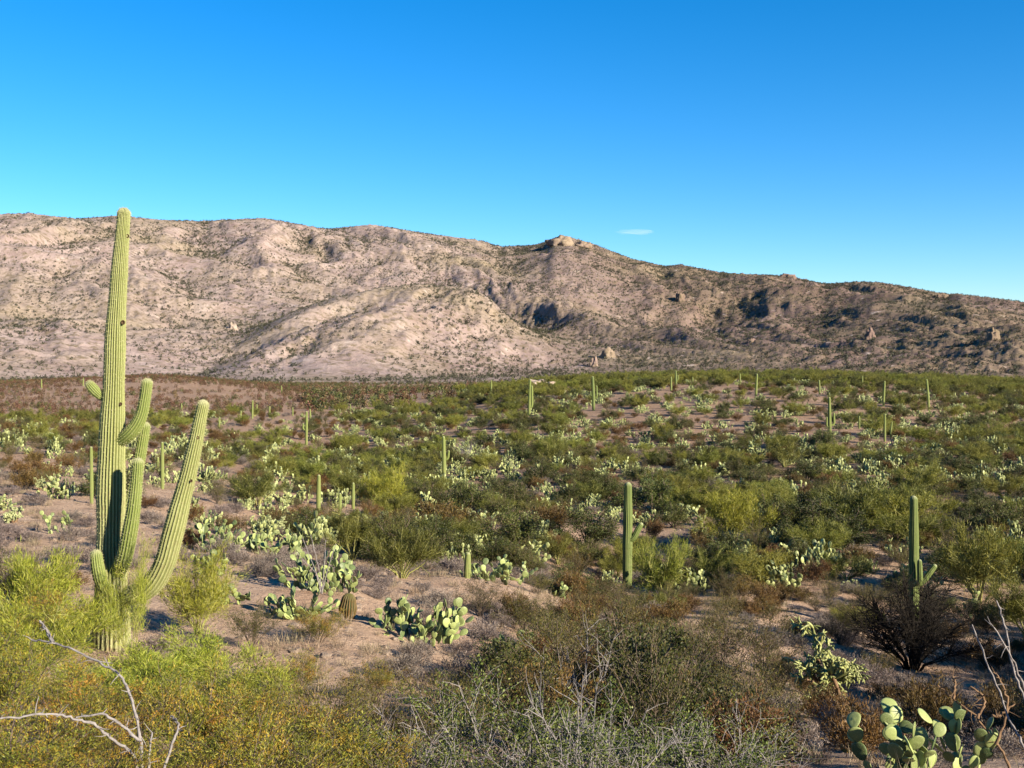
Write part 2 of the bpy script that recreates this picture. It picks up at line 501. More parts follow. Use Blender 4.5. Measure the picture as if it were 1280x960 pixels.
def mountain(X, Y):
    r = np.hypot(X, Y); az = np.arctan2(X, Y)
    azc = np.clip(az, -.62, .62)
    u = np.tan(azc)
    px = 640 + F * u
    Yd = r * np.cos(azc)
    base = -30.0 + 0 * r
    ang = lambda tab, win=16: (440 - sinterp(px, tab[:, 0], tab[:, 1], win)) / F
    Yr = sinterp(px, [-300, 0, 350, 700, 950, 1280, 1600], [2700, 3000, 3500, 3900, 3300, 2500, 2200], 300)
    Yb = sinterp(px, [-300, 0, 350, 700, 950, 1280, 1600], [1150, 1200, 1500, 1550, 1300, 1050, 1000], 300)
    Zr = ang(SKY) * Yr
    t = (Yd - Yb) / (Yr - Yb)
    tc = np.clip(t, 0, 1)
    prof = .25 * tc + .75 * smooth(-.15, 1.25, tc) * 1.0
    prof = (prof - prof.min()) 
    p1 = .25 + .75 * smooth(-.15, 1.25, np.array(1.0)); p0 = .75 * smooth(-.15, 1.25, np.array(0.0))
    prof = (.25 * tc + .75 * smooth(-.15, 1.25, tc) - p0) / (p1 - p0)
    prof = np.where(t > 1, 1 - .55 * (t - 1), prof)
    prof = np.where(t < 0, 0, prof)
    z = base + (Zr - base) * prof
    env = smooth(0.02, .35, t) * (1 - .75 * smooth(.75, 1.0, t))
    wx = X + 160 * fbm(X / 700, Y / 700, 3, 11); wy = Y + 160 * fbm(X / 700 + 5, Y / 700, 3, 13)
    sk = wx + .35 * wy                                   # spurs run down to the left of straight-on
    z = z + env * 85 * (ridged(sk / 620, wy / 1500, 5, 21, .52) - .62)
    z = z + smooth(0, .2, t) * 11 * (ridged(sk / 170, wy / 330, 4, 31, .55) - .6) * (1 - .5 * smooth(.9, 1, t))
    z = z + smooth(0, .1, t) * 4 * fbm(wx / 46, wy / 60, 4, 41, .6) 
    # spur
    Ys = sinterp(px, [150, 400, 620, 850], [1450, 1800, 1950, 1500], 260)
    Zs = ang(SPUR, 90) * Ys
    Yf = Ys - sinterp(px, [150, 450, 850], [250, 700, 250], 400)
    ts = (Yd - Yf) / (Ys - Yf)
    q = np.where(ts <= 1, smooth(-.1, 1.15, np.clip(ts, -.1, 1)) / smooth(-.1, 1.15, np.array(1.0)), 1 - .25 * (ts - 1) ** 2 * 2)
    zs = base + np.maximum(Zs - base, 0) * np.maximum(q, 0)
    es = smooth(.02, .4, ts) * (1 - .5 * smooth(.8, 1.0, ts)) * smooth(0, 60, Zs - base)
    zs = zs + es * (42 * (ridged((wx - .3 * wy) / 330, wy / 700, 4, 51) - .62) + 4 * fbm(wx / 40, wy / 55, 4, 61, .6))
    on = (px > 140) & (px < 860)
    k = .4 + 17 * smooth(0, 50, np.maximum(z, zs) - base)
    zz = np.where(on, np.logaddexp(z / k, zs / k) * k, z)
    side = smooth(.62, 1.3, np.abs(az))
    zz = zz + (base - zz) * side
    return zz - 4 * (1 - smooth(950, 1150, r)) + .6

fine_az = np.radians(np.arange(-33, 33.01, .075))
coarse = np.radians(np.arange(-180, -33, 3.0))
m_az = np.concatenate([coarse, fine_az, -coarse[::-1]])
m_r = np.concatenate([np.exp(np.arange(math.log(900), math.log(4400), .0075)), np.array([4800, 5600, 7500, 12000, 20000])])
def mountain_fit(X, Y):
    Z = mountain(X, Y)
    r = np.hypot(X, Y); az = np.arctan2(X[0], Y[0])
    u = np.tan(np.clip(az, -.62, .62)); px = 640 + F * u
    want = (440 - np.interp(px, SKY[:, 0], SKY[:, 1])) / F * np.cos(np.clip(az, -.62, .62))
    have = (Z / r).max(0)
    ratio = np.where(np.abs(az) < .6, want / np.maximum(have, .01), 1)
    ker = np.ones(7) / 7
    ratio = np.convolve(np.pad(ratio, 3, mode='edge'), ker, 'valid')
    up = np.maximum(Z + 30, 0)
    w = smooth(1700, 2500, r)
    Z = np.where(r < 4700, Z + up * (ratio[None] - 1) * w, -30)
    Z = np.where(r > 6000, -60, Z)
    return Z
m_, MX, MY, MZ = polar_sheet('mountain', m_az, m_r, mountain_fit, M['rock'])
tag(m_, 'long bare pinkish brown mountain range dotted with dark scrub under the sky', 'mountain', kind='structure')

# ------------------------------------------------------------------ plant builders
def unit(v):
    return v / np.maximum(np.linalg.norm(v, axis=-1, keepdims=True), 1e-9)

def tubes(paths, sides=3):
    """paths: list of (pts (n,3), radii (n,)) -> verts, quads"""
    V = []; Q = []; off = 0
    ang = np.arange(sides) * 2 * math.pi / sides
    for pts, rad in paths:
        n = len(pts)
        tng = unit(np.gradient(pts, axis=0))
        ref = np.array([.3, .2, 1.0]) if abs(tng[0][2]) < .8 else np.array([1.0, .1, .2])
        s = unit(np.cross(tng, ref)); b = np.cross(tng, s)
        ring = pts[:, None] + rad[:, None, None] * (s[:, None] * np.cos(ang)[None, :, None] + b[:, None] * np.sin(ang)[None, :, None])
        V.append(ring.reshape(-1, 3))
        i = np.arange(n - 1)[:, None] * sides; j = np.arange(sides)[None]; k = (np.arange(sides)[None] + 1) % sides
        Q.append(np.stack([(i + j).ravel(), (i + k).ravel(), (i + sides + k).ravel(), (i + sides + j).ravel()], 1) + off)
        off += n * sides
    return np.concatenate(V), np.concatenate(Q)

def leaves(pos, dirs, ln, wd, g):
    """a diamond-shaped leaf or twig at each position"""
    n = len(pos)
    d = unit(dirs)
    s = unit(np.cross(d, unit(g.normal(size=(n, 3)))))
    l = ln * g.uniform(.55, 1.35, (n, 1)); w = wd * g.uniform(.6, 1.3, (n, 1))
    v = np.stack([pos, pos + d * l * .45 + s * w * .5, pos + d * l, pos + d * l * .45 - s * w * .5], 1).reshape(-1, 3)
    return v, np.arange(n * 4).reshape(n, 4)

def shrub(seed, H, W, nstem, nbranch, nleaf, ln, wd, clump, up=.5, low=.25, stem_r=.02, dome=1.0, lean=.5, bare=0.0):
    """stems fan out from the root, side twigs carry the leaves -> (stem mesh, foliage mesh)"""
    g = np.random.default_rng(seed)
    paths = []; tips = []
    for i in range(nstem):
        a = 2 * math.pi * (i + g.uniform(-.35, .35)) / nstem * (1 if nstem < 30 else 2.4)
        q = math.sqrt(g.uniform(.05, 1)) * dome
        end = np.array([math.cos(a) * W / 2 * q, math.sin(a) * W / 2 * q, H * (1 - (1 - low * 1.4) * q * q * .75) * g.uniform(.78, 1.05)])
        mid = end * np.array([lean, lean, .55]) + g.normal(0, .05 * W, 3) * np.array([1, 1, .3])
        t = np.linspace(0, 1, 7)[:, None]
        pts = 2 * t * (1 - t) * mid + t * t * end
        pts += g.normal(0, .012 * W, pts.shape) * t
        pts[0, 2] = -.12 * H - .03
        r = stem_r * np.linspace(1, .22, 7)
        paths.append((pts, r))
        for b in range(nbranch):
            tt = g.uniform(.3, 1.0)
            k = min(int(tt * 6), 5); fr = tt * 6 - k
            p0 = pts[k] * (1 - fr) + pts[k + 1] * fr
            d = unit(unit(pts[k + 1] - pts[k]) * .6 + g.normal(0, .75, 3) + np.array([0, 0, up]) + p0 * np.array([.35, .35, 0]) / W)
            L = W * g.uniform(.13, .27) * (1.2 - .5 * tt)
            tq = np.linspace(0, 1, 4)[:, None]
            bp = p0 + d * L * tq + g.normal(0, .05 * L, (4, 3)) * tq + np.array([0, 0, -.08 * L]) * tq ** 2
            bp[:, 2] = np.maximum(bp[:, 2], .03 * H)
            paths.append((bp, stem_r * np.linspace(.34, .12, 4)))
            if g.uniform() > bare:
                tips.append(bp)
    sv, sq = tubes(paths, 3)
    if nleaf == 0:
        return mesh_np('stem', sv, sq), None
    tips = np.array(tips)
    k = g.integers(0, len(tips), nleaf)
    heavy = g.uniform(size=len(tips)) ** .6
    k = g.choice(len(tips), nleaf, p=heavy / heavy.sum())
    t = g.uniform(.15, 3, nleaf); i0 = np.minimum(t.astype(int), 2); fr = (t - i0)[:, None]
    a = tips[k, i0]; b = tips[k, i0 + 1]
    pos = a * (1 - fr) + b * fr + g.normal(0, clump, (nleaf, 3))
    pos[:, 2] = np.maximum(pos[:, 2], .02)
    dirs = unit(b - a) + g.normal(0, .55, (nleaf, 3)) + np.array([0, 0, up * .7])
    lv, lq = leaves(pos, dirs, ln, wd, g)
    return mesh_np('stem', sv, sq), mesh_np('foliage', lv, lq)

PROTO = {}
def proto(kind, n, fmat, smat, w, h, parts, **kw):
    L = []
    for i in range(n):
        s, f = shrub(1000 + 37 * len(PROTO) + i, h * (1 + .12 * ((i * 7) % 3 - 1)), w, **kw)
        s.materials.append(M[smat])
        if f is not None:
            f.materials.append(M[fmat])
        L.append((s, f))
    PROTO[kind] = dict(meshes=L, w=w, h=h, parts=parts)

proto('palo_verde_tree', 4, 'palo', 'green_bark', 4.0, 2.7, ('trunk', 'crown'), nstem=11, nbranch=16, nleaf=15000, ln=.17, wd=.016, clump=.10, up=.55, low=.22, stem_r=.05)
proto('fresh_palo_verde', 3, 'palo_light', 'green_bark', 3.2, 2.1, ('trunk', 'crown'), nstem=12, nbranch=16, nleaf=15000, ln=.15, wd=.013, clump=.085, up=.6, low=.15, stem_r=.028)
proto('wispy_palo_verde', 1, 'palo_light', 'green_bark', 3.2, 2.1, ('trunk', 'crown'), nstem=9, nbranch=11, nleaf=5600, ln=.16, wd=.010, clump=.09, up=.6, low=.2, stem_r=.018)
proto('mesquite_tree', 4, 'mesquite', 'bark', 3.6, 2.3, ('trunk', 'crown'), nstem=10, nbranch=15, nleaf=11000, ln=.10, wd=.04, clump=.12, up=.25, low=.12, stem_r=.05)
proto('creosote_bush', 4, 'creosote', 'bark', 1.7, 1.35, ('stem', 'foliage'), nstem=22, nbranch=9, nleaf=6000, ln=.042, wd=.011, clump=.045, up=.7, low=.3, stem_r=.011, lean=.35)
proto('flowering_bush', 3, 'flower', 'bark', 1.8, 1.3, ('stem', 'foliage'), nstem=22, nbranch=10, nleaf=10000, ln=.045, wd=.010, clump=.045, up=.6, low=.2, stem_r=.010, lean=.4)
proto('bursage_bush', 4, 'bursage', 'grey_bark', .9, .45, ('stem', 'foliage'), nstem=24, nbranch=8, nleaf=3600, ln=.055, wd=.010, clump=.03, up=.5, low=.15, stem_r=.006)
proto('rust_bush', 3, 'rust', 'bark', 1.4, .85, ('stem', 'foliage'), nstem=20, nbranch=8, nleaf=4500, ln=.07, wd=.016, clump=.045, up=.6, low=.2, stem_r=.009)
proto('leafy_bush', 3, 'leafy', 'grey_bark', 2.2, 1.6, ('stem', 'foliage'), nstem=15, nbranch=13, nleaf=5000, ln=.036, wd=.020, clump=.05, up=.3, low=.15, stem_r=.014, bare=.25)
proto('bare_bush', 2, None, 'grey_bark', 2.0, 1.5, ('stem', None), nstem=9, nbranch=12, nleaf=0, ln=.1, wd=.1, clump=.1, up=.4, low=.25, stem_r=.016)

CATS = {'palo_verde_tree': 'tree', 'fresh_palo_verde': 'tree', 'wispy_palo_verde': 'tree', 'mesquite_tree': 'tree', 'creosote_bush': 'bush', 'flowering_bush': 'bush', 'bursage_bush': 'bush', 'rust_bush': 'bush', 'leafy_bush': 'bush', 'bare_bush': 'bush'}
NAMES = {'fresh_palo_verde': 'palo_verde_tree', 'wispy_palo_verde': 'palo_verde_tree'}
LAND = []                                 # (x, y, short name) of things one can find
OCC = []                                  # (x, y, radius) of what already stands there
def plant(kind, loc, w, h, label, group=None, rot=None, var=None):
    P = PROTO[kind]
    var = int(rng.integers(len(P['meshes']))) if var is None else var % len(P['meshes'])
    s, f = P['meshes'][var]
    t = thing(NAMES.get(kind, kind), label, CATS[kind], loc, rng.uniform(0, 6.28) if rot is None else rot, group)
    t.scale = (w / P['w'], w / P['w'], h / P['h'])
    obj(P['parts'][0], s, None, t)
    if f is not None:
        obj(P['parts'][1], f, None, t)
    OCC.append((loc[0], loc[1], w * .36))
    return t

def scale_at(p):
    return (p[1] * CP - p[2] * SP) / F       # metres per photo pixel

# ------------------------------------------------------------------ saguaros
def ribbed(name, pts, rad, nrib, per, step, mat, parent, age=0.0, depth=.16, tipfuzz=True, closed_base=False, twist=0.0):
    """a ribbed column along a path with a domed tip"""
    pts = np.array(pts, float); rad = np.array(rad, float)
    seg = np.linalg.norm(np.diff(pts, axis=0), axis=1); s = np.concatenate([[0], np.cumsum(seg)])
    n = max(8, int(s[-1] / step))
    S = np.linspace(0, s[-1], n)
    # smooth path through the points (Catmull-Rom through resampling)
    def cr(vals):
        out = np.zeros((len(S),) + vals.shape[1:])
        for i, q in enumerate(S):
            k = min(max(int(np.searchsorted(s, q)) - 1, 0), len(s) - 2)
            t = (q - s[k]) / max(s[k + 1] - s[k], 1e-9)
            p0 = vals[max(k - 1, 0)]; p1 = vals[k]; p2 = vals[k + 1]; p3 = vals[min(k + 2, len(s) - 1)]
            out[i] = .5 * ((2 * p1) + (-p0 + p2) * t + (2 * p0 - 5 * p1 + 4 * p2 - p3) * t * t + (-p0 + 3 * p1 - 3 * p2 + p3) * t ** 3)
        return out
    C = cr(pts); R = cr(rad[:, None])[:, 0]
    rt = R[-1]
    # dome
    dome = np.linspace(0, 1, 8)[1:]
    tng = unit(C[-1] - C[-2])
    C = np.concatenate([C, C[-1] + tng * (rt * 1.05 * np.sin(dome * math.pi / 2))[:, None]])
    R = np.concatenate([R, rt * np.cos(dome * math.pi / 2) + 1e-4])
    tip = np.concatenate([np.zeros(n), dome ** 1.5 * (.8 if tipfuzz else 0)])
    if closed_base:
        C = np.concatenate([C[:1] - unit(C[1] - C[0]) * R[0] * np.array([[.9], [.55]]), C])
        R = np.concatenate([[R[0] * .35, R[0] * .8], R]); tip = np.concatenate([[0, 0], tip])
    n = len(C)
    gg = np.random.default_rng(int(abs(pts[0, 0] * 1000)) % 9999 + len(pts))
    R = R * (1 + .028 * np.sin(np.arange(n) * step * 5 + gg.uniform(0, 6)) + gg.normal(0, .007, n))
    T = unit(np.gradient(C, axis=0))
    N_ = np.zeros_like(T)
    ref = np.array([0, -1.0, 0]) if abs(T[0][1]) < .9 else np.array([1.0, 0, 0])
    v = ref - T[0] * np.dot(ref, T[0]); N_[0] = v / np.linalg.norm(v)
    for i in range(1, n):
        v = N_[i - 1] - T[i] * np.dot(N_[i - 1], T[i]); N_[i] = v / np.linalg.norm(v)
    B = np.cross(T, N_)
    m = nrib * per
    th = np.arange(m) * 2 * math.pi / m
    crest = np.abs(np.cos(th * nrib / 2))
    prof = 1 - depth * (1 - crest) ** 1.15
    rr_ = R[:, None] * prof[None] * (1 + np.repeat(gg.normal(0, .022, nrib), per))[None]
    tw = (twist * np.arange(n) + .05 * np.sin(np.arange(n) * step * 1.3 + gg.uniform(0, 6)) + np.cumsum(gg.normal(0, .004, n)))[:, None]
    ring = C[:, None] + rr_[..., None] * (N_[:, None] * np.cos(th[None] + tw)[..., None] + B[:, None] * np.sin(th[None] + tw)[..., None])
    V = ring.reshape(-1, 3)
    i = np.arange(n - 1)[:, None] * m; j = np.arange(m)[None]; k = (j + 1) % m
    Q = np.stack([(i + j).ravel(), (i + k).ravel(), (i + m + k).ravel(), (i + m + j).ravel()], 1)
    me = mesh_np(name, V, Q, True)
    attr(me, 'rib', np.tile(np.clip((crest - .5) / .5, 0, 1) ** 1.8, n))
    ages = np.zeros(n); zz = C[:, 2] - C[0, 2]
    ages[:] = age * np.clip(1 - zz / max(4.5, 1), 0.05, 1)
    attr(me, 'age', np.repeat(ages, m)); attr(me, 'tip', np.repeat(tip, m))
    o = obj(name, me, mat, parent)
    return o, ring, T, (nrib, per)

def spines(ring, nrib, per, spacing_rows, length, parent, g, name='spines'):
    n, m, _ = ring.shape
    rows = np.arange(0, n - 1, spacing_rows)
    P = ring[rows][:, ::per].reshape(-1, 3)
    ctr = np.repeat(ring[rows].mean(1), nrib, 0)
    out = unit(P - ctr)
    K = 5
    P = np.repeat(P, K, 0); out = np.repeat(out, K, 0)
    d = unit(out + g.normal(0, .75, out.shape) + np.array([0, 0, -.1]))
    v, q = leaves(P - out * .004, d, length, .0035, g)
    o = obj(name, mesh_np(name, v, q), M['spine'], parent)
    o['kind'] = 'stuff'
    return o

def rel(p, base):
    return np.array(p) - np.array(base)

# the tall saguaro at the left
bs = hit(140, 812)
SY = bs[1]
kpx = scale_at(bs)
BIG = thing('saguaro', 'towering pale yellow green saguaro with a long curved arm, rising out of feathery green brush', 'cactus', tuple(bs))
def P2(px, py, dy=0.0):
    return at(px, py, SY + dy) - bs
tr = [(140, 835, 45), (140, 790, 44), (140, 755, 41), (139.5, 700, 35), (139.3, 650, 34), (139.5, 600, 33.5), (140.3, 560, 32), (142, 500, 26.5), (143.3, 460, 25), (145, 410, 23.5), (147.5, 370, 21), (150.5, 325, 18.5), (153, 295, 17), (155, 268, 15.5)]
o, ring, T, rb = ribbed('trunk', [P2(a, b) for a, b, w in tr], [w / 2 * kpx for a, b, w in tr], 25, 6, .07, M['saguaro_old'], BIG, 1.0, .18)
gs = np.random.default_rng(3)
spines(ring, 25, 6, 1, .03, o, gs)
# nest hole and small scabs on the side facing the viewer
def scab(px, py, r, parent, dy):
    c = P2(px, py, dy)
    u_, v_ = np.meshgrid(np.linspace(0, 2 * math.pi, 13)[:-1], np.linspace(0, 1, 5))
    rad = r * np.array([1.25, 1.1, .8, .45, .05])[:, None]; dep = np.array([.0, -.35, -.2, .25, .45])[:, None] * r
    v = np.stack([c[0] + rad * np.cos(u_), c[1] + dep + 0 * u_, c[2] + rad * np.sin(u_) * 1.15], -1).reshape(-1, 3)
    i = np.arange(4)[:, None] * 12; j = np.arange(12)[None]; k = (j + 1) % 12
    q = np.stack([(i + j).ravel(), (i + k).ravel(), (i + 12 + k).ravel(), (i + 12 + j).ravel()], 1)
    return obj('nest_hole', mesh_np('nest_hole', v, q, True), M['hole'], parent)
scab(153.8, 403, .030, o, -.125)
scab(159.5, 295, .024, o, -.05)
scab(151, 505, .022, o, -.13)
scab(131, 602, .03, o, -.19)
ARMS = [
    # (points (px, py, width px, depth m), ribs)
    [(150, 747, 24, 0), (171, 742, 26, -.12), (191, 729, 27, -.2), (206, 703, 27, -.24), (217, 664, 26, -.24), (227, 625, 23.5, -.2), (236, 590, 20.5, -.2), (244, 555, 18, -.2), (250, 525, 16.5, -.2), (253.6, 508, 15, -.2)],
    [(150, 551, 15, -.05), (161, 543, 17, -.12), (171, 531, 17, -.14), (177.5, 516, 15, -.14), (181, 498, 14, -.14), (183.6, 480, 13, -.14)],
    [(148, 650, 12, .1), (162, 628, 14, .24), (170, 597, 15, .3), (176.5, 562, 14.5, .3), (181, 534, 13, .3)],
    [(148, 716, 16, -.1), (156, 697, 19, -.42), (162, 668, 18.5, -.52), (167, 638, 16, -.55), (170.5, 606, 15, -.55), (172.5, 580, 13.5, -.55)],
    [(136, 742, 14, -.1), (127, 729, 15.5, -.36), (122.5, 711, 16.5, -.42), (120.3, 695, 14.5, -.42)],
    [(131, 498, 8, 0), (124, 493.5, 11, -.05), (117, 486.5, 13.5, -.08), (112.5, 481.5, 11, -.1)],
]
for k, a in enumerate(ARMS):
    pts = [P2(p[0], p[1], p[3]) for p in a]; rad = [p[2] / 2 * kpx for p in a]
    o, ring, T, rb = ribbed('arm', pts, rad, 18 if k == 0 else 15, 6, .05, M['saguaro_old'] if k in (0,) else M['saguaro'], BIG, .35 if k == 0 else .1, .17)
    spines(ring, rb[0], rb[1], 1, .03, o, gs)
    if k == 0:
        scab(247.5, 547, .02, o, -.31); scab(239, 601, .02, o, -.34)
OCC.append((bs[0], bs[1], .8)); LAND.append((bs[0], bs[1], 'the towering saguaro'))

def saguaro(px, by, ty, w, arms, label, mat='saguaro', nrib=14, group=None, lean=0.0, Y=None, short=None):
    """arms: (attach py, out px, top px, top py, width px, depth m)"""
    b = hit(px, by) if Y is None else at(px, by, Y)
    k = scale_at(b)
    Yb = b[1]
    gl_ = np.random.default_rng(int(px * 7 + by))
    lean = lean + gl_.normal(0, .018) * (by - ty)
    bul = gl_.uniform(.94, 1.08, 4)
    t = thing('saguaro', label, 'cactus', tuple(b), 0, group)
    Q = lambda X, y, dy=0: at(X, y, Yb + dy) - b
    top = ty + w * .45
    fr = [(-.04, .94), (.2, 1.0 * bul[0]), (.45, 1.04 * bul[1]), (.7, .95 * bul[2]), (.88, .87 * bul[3]), (1.0, .76)]
    pts = []; rad = []
    for f_, ww in fr:
        y = by + (top - by) * f_
        pts.append(Q(px + lean * f_ ** 1.5, y)); rad.append(w * ww / 2 * k)
    hgt = (by - ty) * k
    ribbed('trunk', pts, rad, nrib, 4, max(hgt / 34, .06), M[mat], t, .5, .17)
    for (ay, ox, txp, typ, aw, dy) in arms:
        sx = px + lean * .5
        P_ = [Q(sx, ay + 1, dy * .2), Q(sx + (ox - sx) * .55, ay + .3, dy * .8), Q(ox, ay - abs(ox - sx) * .35, dy), Q(ox + (txp - ox) * .6, ay + (typ - ay) * .6, dy), Q(txp, typ + aw * .45, dy)]
        ribbed('arm', P_, [aw * .42 * k, aw * .5 * k, aw * .52 * k, aw * .5 * k, aw * .42 * k], 10, 4, max(hgt / 50, .05), M[mat], t, .1, .17)
    for q_ in (0, 1.5, 3.2, 5.0):
        OCC.append((b[0] * (1 - q_ / b[1]), b[1] - q_, .6 if q_ == 0 else 1.3))      # open ground in front of it
    if short: LAND.append((b[0], b[1], short))
    return t

saguaro(784, 735, 602, 12, [(674, 793, 801, 653, 7.5, -.1)], 'green saguaro with one small elbow arm standing beyond the sandy wash', 'saguaro_green', 16, short='the elbow-armed saguaro')
saguaro(1142.5, 803, 619, 12, [(729, 1150, 1149.5, 699, 6.5, -.35), (729, 1156, 1168, 705, 7.5, -.1)], 'shaded green saguaro with two short arms rising behind the shade-dark leafless bush', 'saguaro_green', 16, short='the shaded two-armed saguaro')
saguaro(584, 723, 690, 8.5, [], 'stubby young saguaro column standing among low prickly pears', 'saguaro', short='the stubby young saguaro')
saguaro(398, 642, 593, 5.2, [], 'slim armless saguaro, tallest of three beside the bright palo verde', 'saguaro', short='the tallest of three armless saguaros')
saguaro(425, 643, 616, 4.2, [], 'short armless saguaro, smallest of three beside the bright palo verde', 'saguaro')
saguaro(441.5, 636, 603, 4.2, [], 'armless saguaro closest to the bright palo verde', 'saguaro', short='the bright palo verde')
saguaro(555, 600, 545, 5, [(574, 560, 561, 563, 3, 0), (572, 551.5, 551, 564, 2.6, 0)], 'slender saguaro with two stub arms on the valley floor beside a pale bare bush', 'saguaro', short='the slender stub-armed saguaro')
saguaro(383, 556, 514, 3.4, [(537, 379, 379, 529, 2.2, 0)], 'saguaro with one tiny arm on the open flat', 'saguaro', short='the tiny-armed saguaro on the flat')
saguaro(388, 527, 511, 2.2, [], 'thin distant saguaro just behind the tiny-armed one on the flat', 'saguaro')
saguaro(203, 611, 552, 4.4, [], 'thin armless saguaro behind the tall saguaro, beside a stub', 'saguaro', short='the thin saguaro with a stub companion')
saguaro(197.5, 586, 571, 3.6, [], 'stub of a young saguaro beside a thin taller one', 'saguaro')
saguaro(114.5, 630, 558, 4.4, [], 'thin spindly saguaro seen beside the trunk of the towering one', 'saguaro', short='the spindly saguaro by the towering one')
saguaro(661.5, 520, 474, 3.4, [(508, 665, 665, 482, 3, 0)], 'saguaro with one tall parallel arm near the pale boulders', 'saguaro', short='the parallel-armed saguaro by the boulders')
saguaro(742, 513, 470, 3.8, [(497, 746, 745.8, 482, 2.6, 0), (495, 738.5, 738.3, 489, 2.2, 0)], 'stout saguaro with arms on both sides below the ridge crest', 'saguaro_green', short='the stout two-armed saguaro under the crest')
saguaro(845, 483, 463, 2.8, [(475, 847.5, 847.5, 469, 1.8, 0)], 'small saguaro with a stub arm on the ridge crest above the canyon mouth', 'saguaro_green', short='the stub-armed crest saguaro')
saguaro(945, 495, 467, 3.0, [], 'pale leaning saguaro on the ridge crest beside a round tree', 'saguaro', lean=1.5, short='the pale leaning crest saguaro')
saguaro(1037.5, 551, 496, 4.0, [(531, 1042.5, 1042.5, 516, 2.8, 0), (533, 1033.5, 1033.5, 521, 2.2, 0)], 'candelabra saguaro with a raised arm on each side on the cactus hillside', 'saguaro', short='the candelabra saguaro')
saguaro(1104.5, 508, 476, 2.8, [], 'tall plain saguaro on the hillside straight above a twin with a stick-like companion', 'saguaro', lean=1, short='the tall plain hillside saguaro')
saguaro(1106, 552, 517, 3.0, [], 'plain saguaro on the hillside with a pinkish stick-like companion', 'saguaro', short='the saguaro with a stick-like companion')
saguaro(1113, 548, 527, 2.2, [], 'short leaning saguaro stick next to a plain taller one', 'saguaro', lean=1.5)
saguaro(1161, 513, 474, 3.2, [], 'saguaro leaning sideways at its top among ridge crest trees', 'saguaro', lean=-3, short='the sideways-leaning crest saguaro')
FARS = [(839, 489, 471, 2.2), (1024.5, 493, 475, 2.4), (925, 482, 467, 2.0), (614, 494, 475, 2.0), (1078, 483, 470, 1.8), (1074, 536, 520, 2.4), (866, 482, 471, 1.8)]
for px, by, ty, w in FARS:
    saguaro(px, by, ty, w, [], 'small plain saguaro poking up near the far ridge crest', 'saguaro', 10, 'distant saguaros on the ridge')
FLATS = [(301, 524, 513, 2.0), (315.5, 523, 500, 2.4), (321, 516, 505, 1.8), (337, 523, 508, 2.0), (274, 536, 521, 2.2), (227, 513, 504, 1.8), (352, 492, 482, 1.6), (248, 520, 507, 1.8), (366, 520, 509, 1.6), (438, 516, 505, 1.6), (52, 485, 474, 1.6), (104, 482, 472, 1.6), (134, 482, 469, 1.8)]
for px, by, ty, w in FLATS:
    saguaro(px, by, ty, w, [], 'tiny distant armless saguaro on the flat in front of the red hill', 'saguaro', 10, 'distant saguaros on the flat')

# ------------------------------------------------------------------ prickly pears
def pad_mesh(name, seg=14, rings=4, thick=.075, seed=0):
    """an upright egg-shaped pad, base at the origin, one unit tall, with a thick rounded rim"""
    g = np.random.default_rng(seed)
    th = np.arange(seg) * 2 * math.pi / seg
    # outline: obovate
    ox = .40 * np.sin(th) * (1 + .18 * -np.cos(th)) ; oz = .5 - .5 * np.cos(th)
    wob = 1 + .04 * np.sin(3 * th + g.uniform(0, 6))
    ox = ox * wob
    V = []; faces = []
    cx, cz = 0.0, .54
    prof = [(1.0, 0.0)] + [(math.cos(a), math.sin(a)) for a in np.linspace(.35, 1.35, rings)]
    bow = g.uniform(-.05, .05)
    for side in (1, -1):
        rows = prof if side == 1 else prof[1:]
        for f_, t_ in rows:
            V.append(np.stack([cx + (ox - cx) * f_, side * thick * t_ + bow * ((oz - .5) ** 2 + ox ** 2) * 4 + 0 * ox, cz + (oz - cz) * f_], 1))
    V = np.concatenate(V)
    nr = len(prof)
    j = np.arange(seg); k = (j + 1) % seg
    for i in range(nr - 1):
        faces.append(np.stack([i * seg + j, i * seg + k, (i + 1) * seg + k, (i + 1) * seg + j], 1))
    base2 = nr * seg
    faces.append(np.stack([k, j, base2 + j, base2 + k], 1))
    for i in range(nr - 2):
        faces.append(np.stack([base2 + i * seg + k, base2 + i * seg + j, base2 + (i + 1) * seg + j, base2 + (i + 1) * seg + k], 1))
    # centres
    c1_ = len(V); V = np.concatenate([V, [[0, thick + bow * .1, cz], [0, -thick + bow * .1, cz]]])
    a = (nr - 1) * seg; b = base2 + (nr - 2) * seg
    faces.append(np.stack([a + j, a + k, np.full(seg, c1_), np.full(seg, c1_)], 1)[:, :4])
    faces.append(np.stack([b + k, b + j, np.full(seg, c1_ + 1), np.full(seg, c1_ + 1)], 1)[:, :4])
    F_ = np.concatenate(faces)
    quads = F_[F_[:, 2] != F_[:, 3]]; tris = F_[F_[:, 2] == F_[:, 3]][:, :3]
    return V, quads, tris

def mesh_qt(name, V, quads, tris, sm=True):
    me = bpy.data.meshes.new(name)
    me.from_pydata([tuple(v) for v in V], [], [tuple(q) for q in quads.tolist()] + [tuple(t) for t in tris.tolist()])
    me.polygons.foreach_set('use_smooth', np.full(len(me.polygons), sm))
    me.update()
    return me

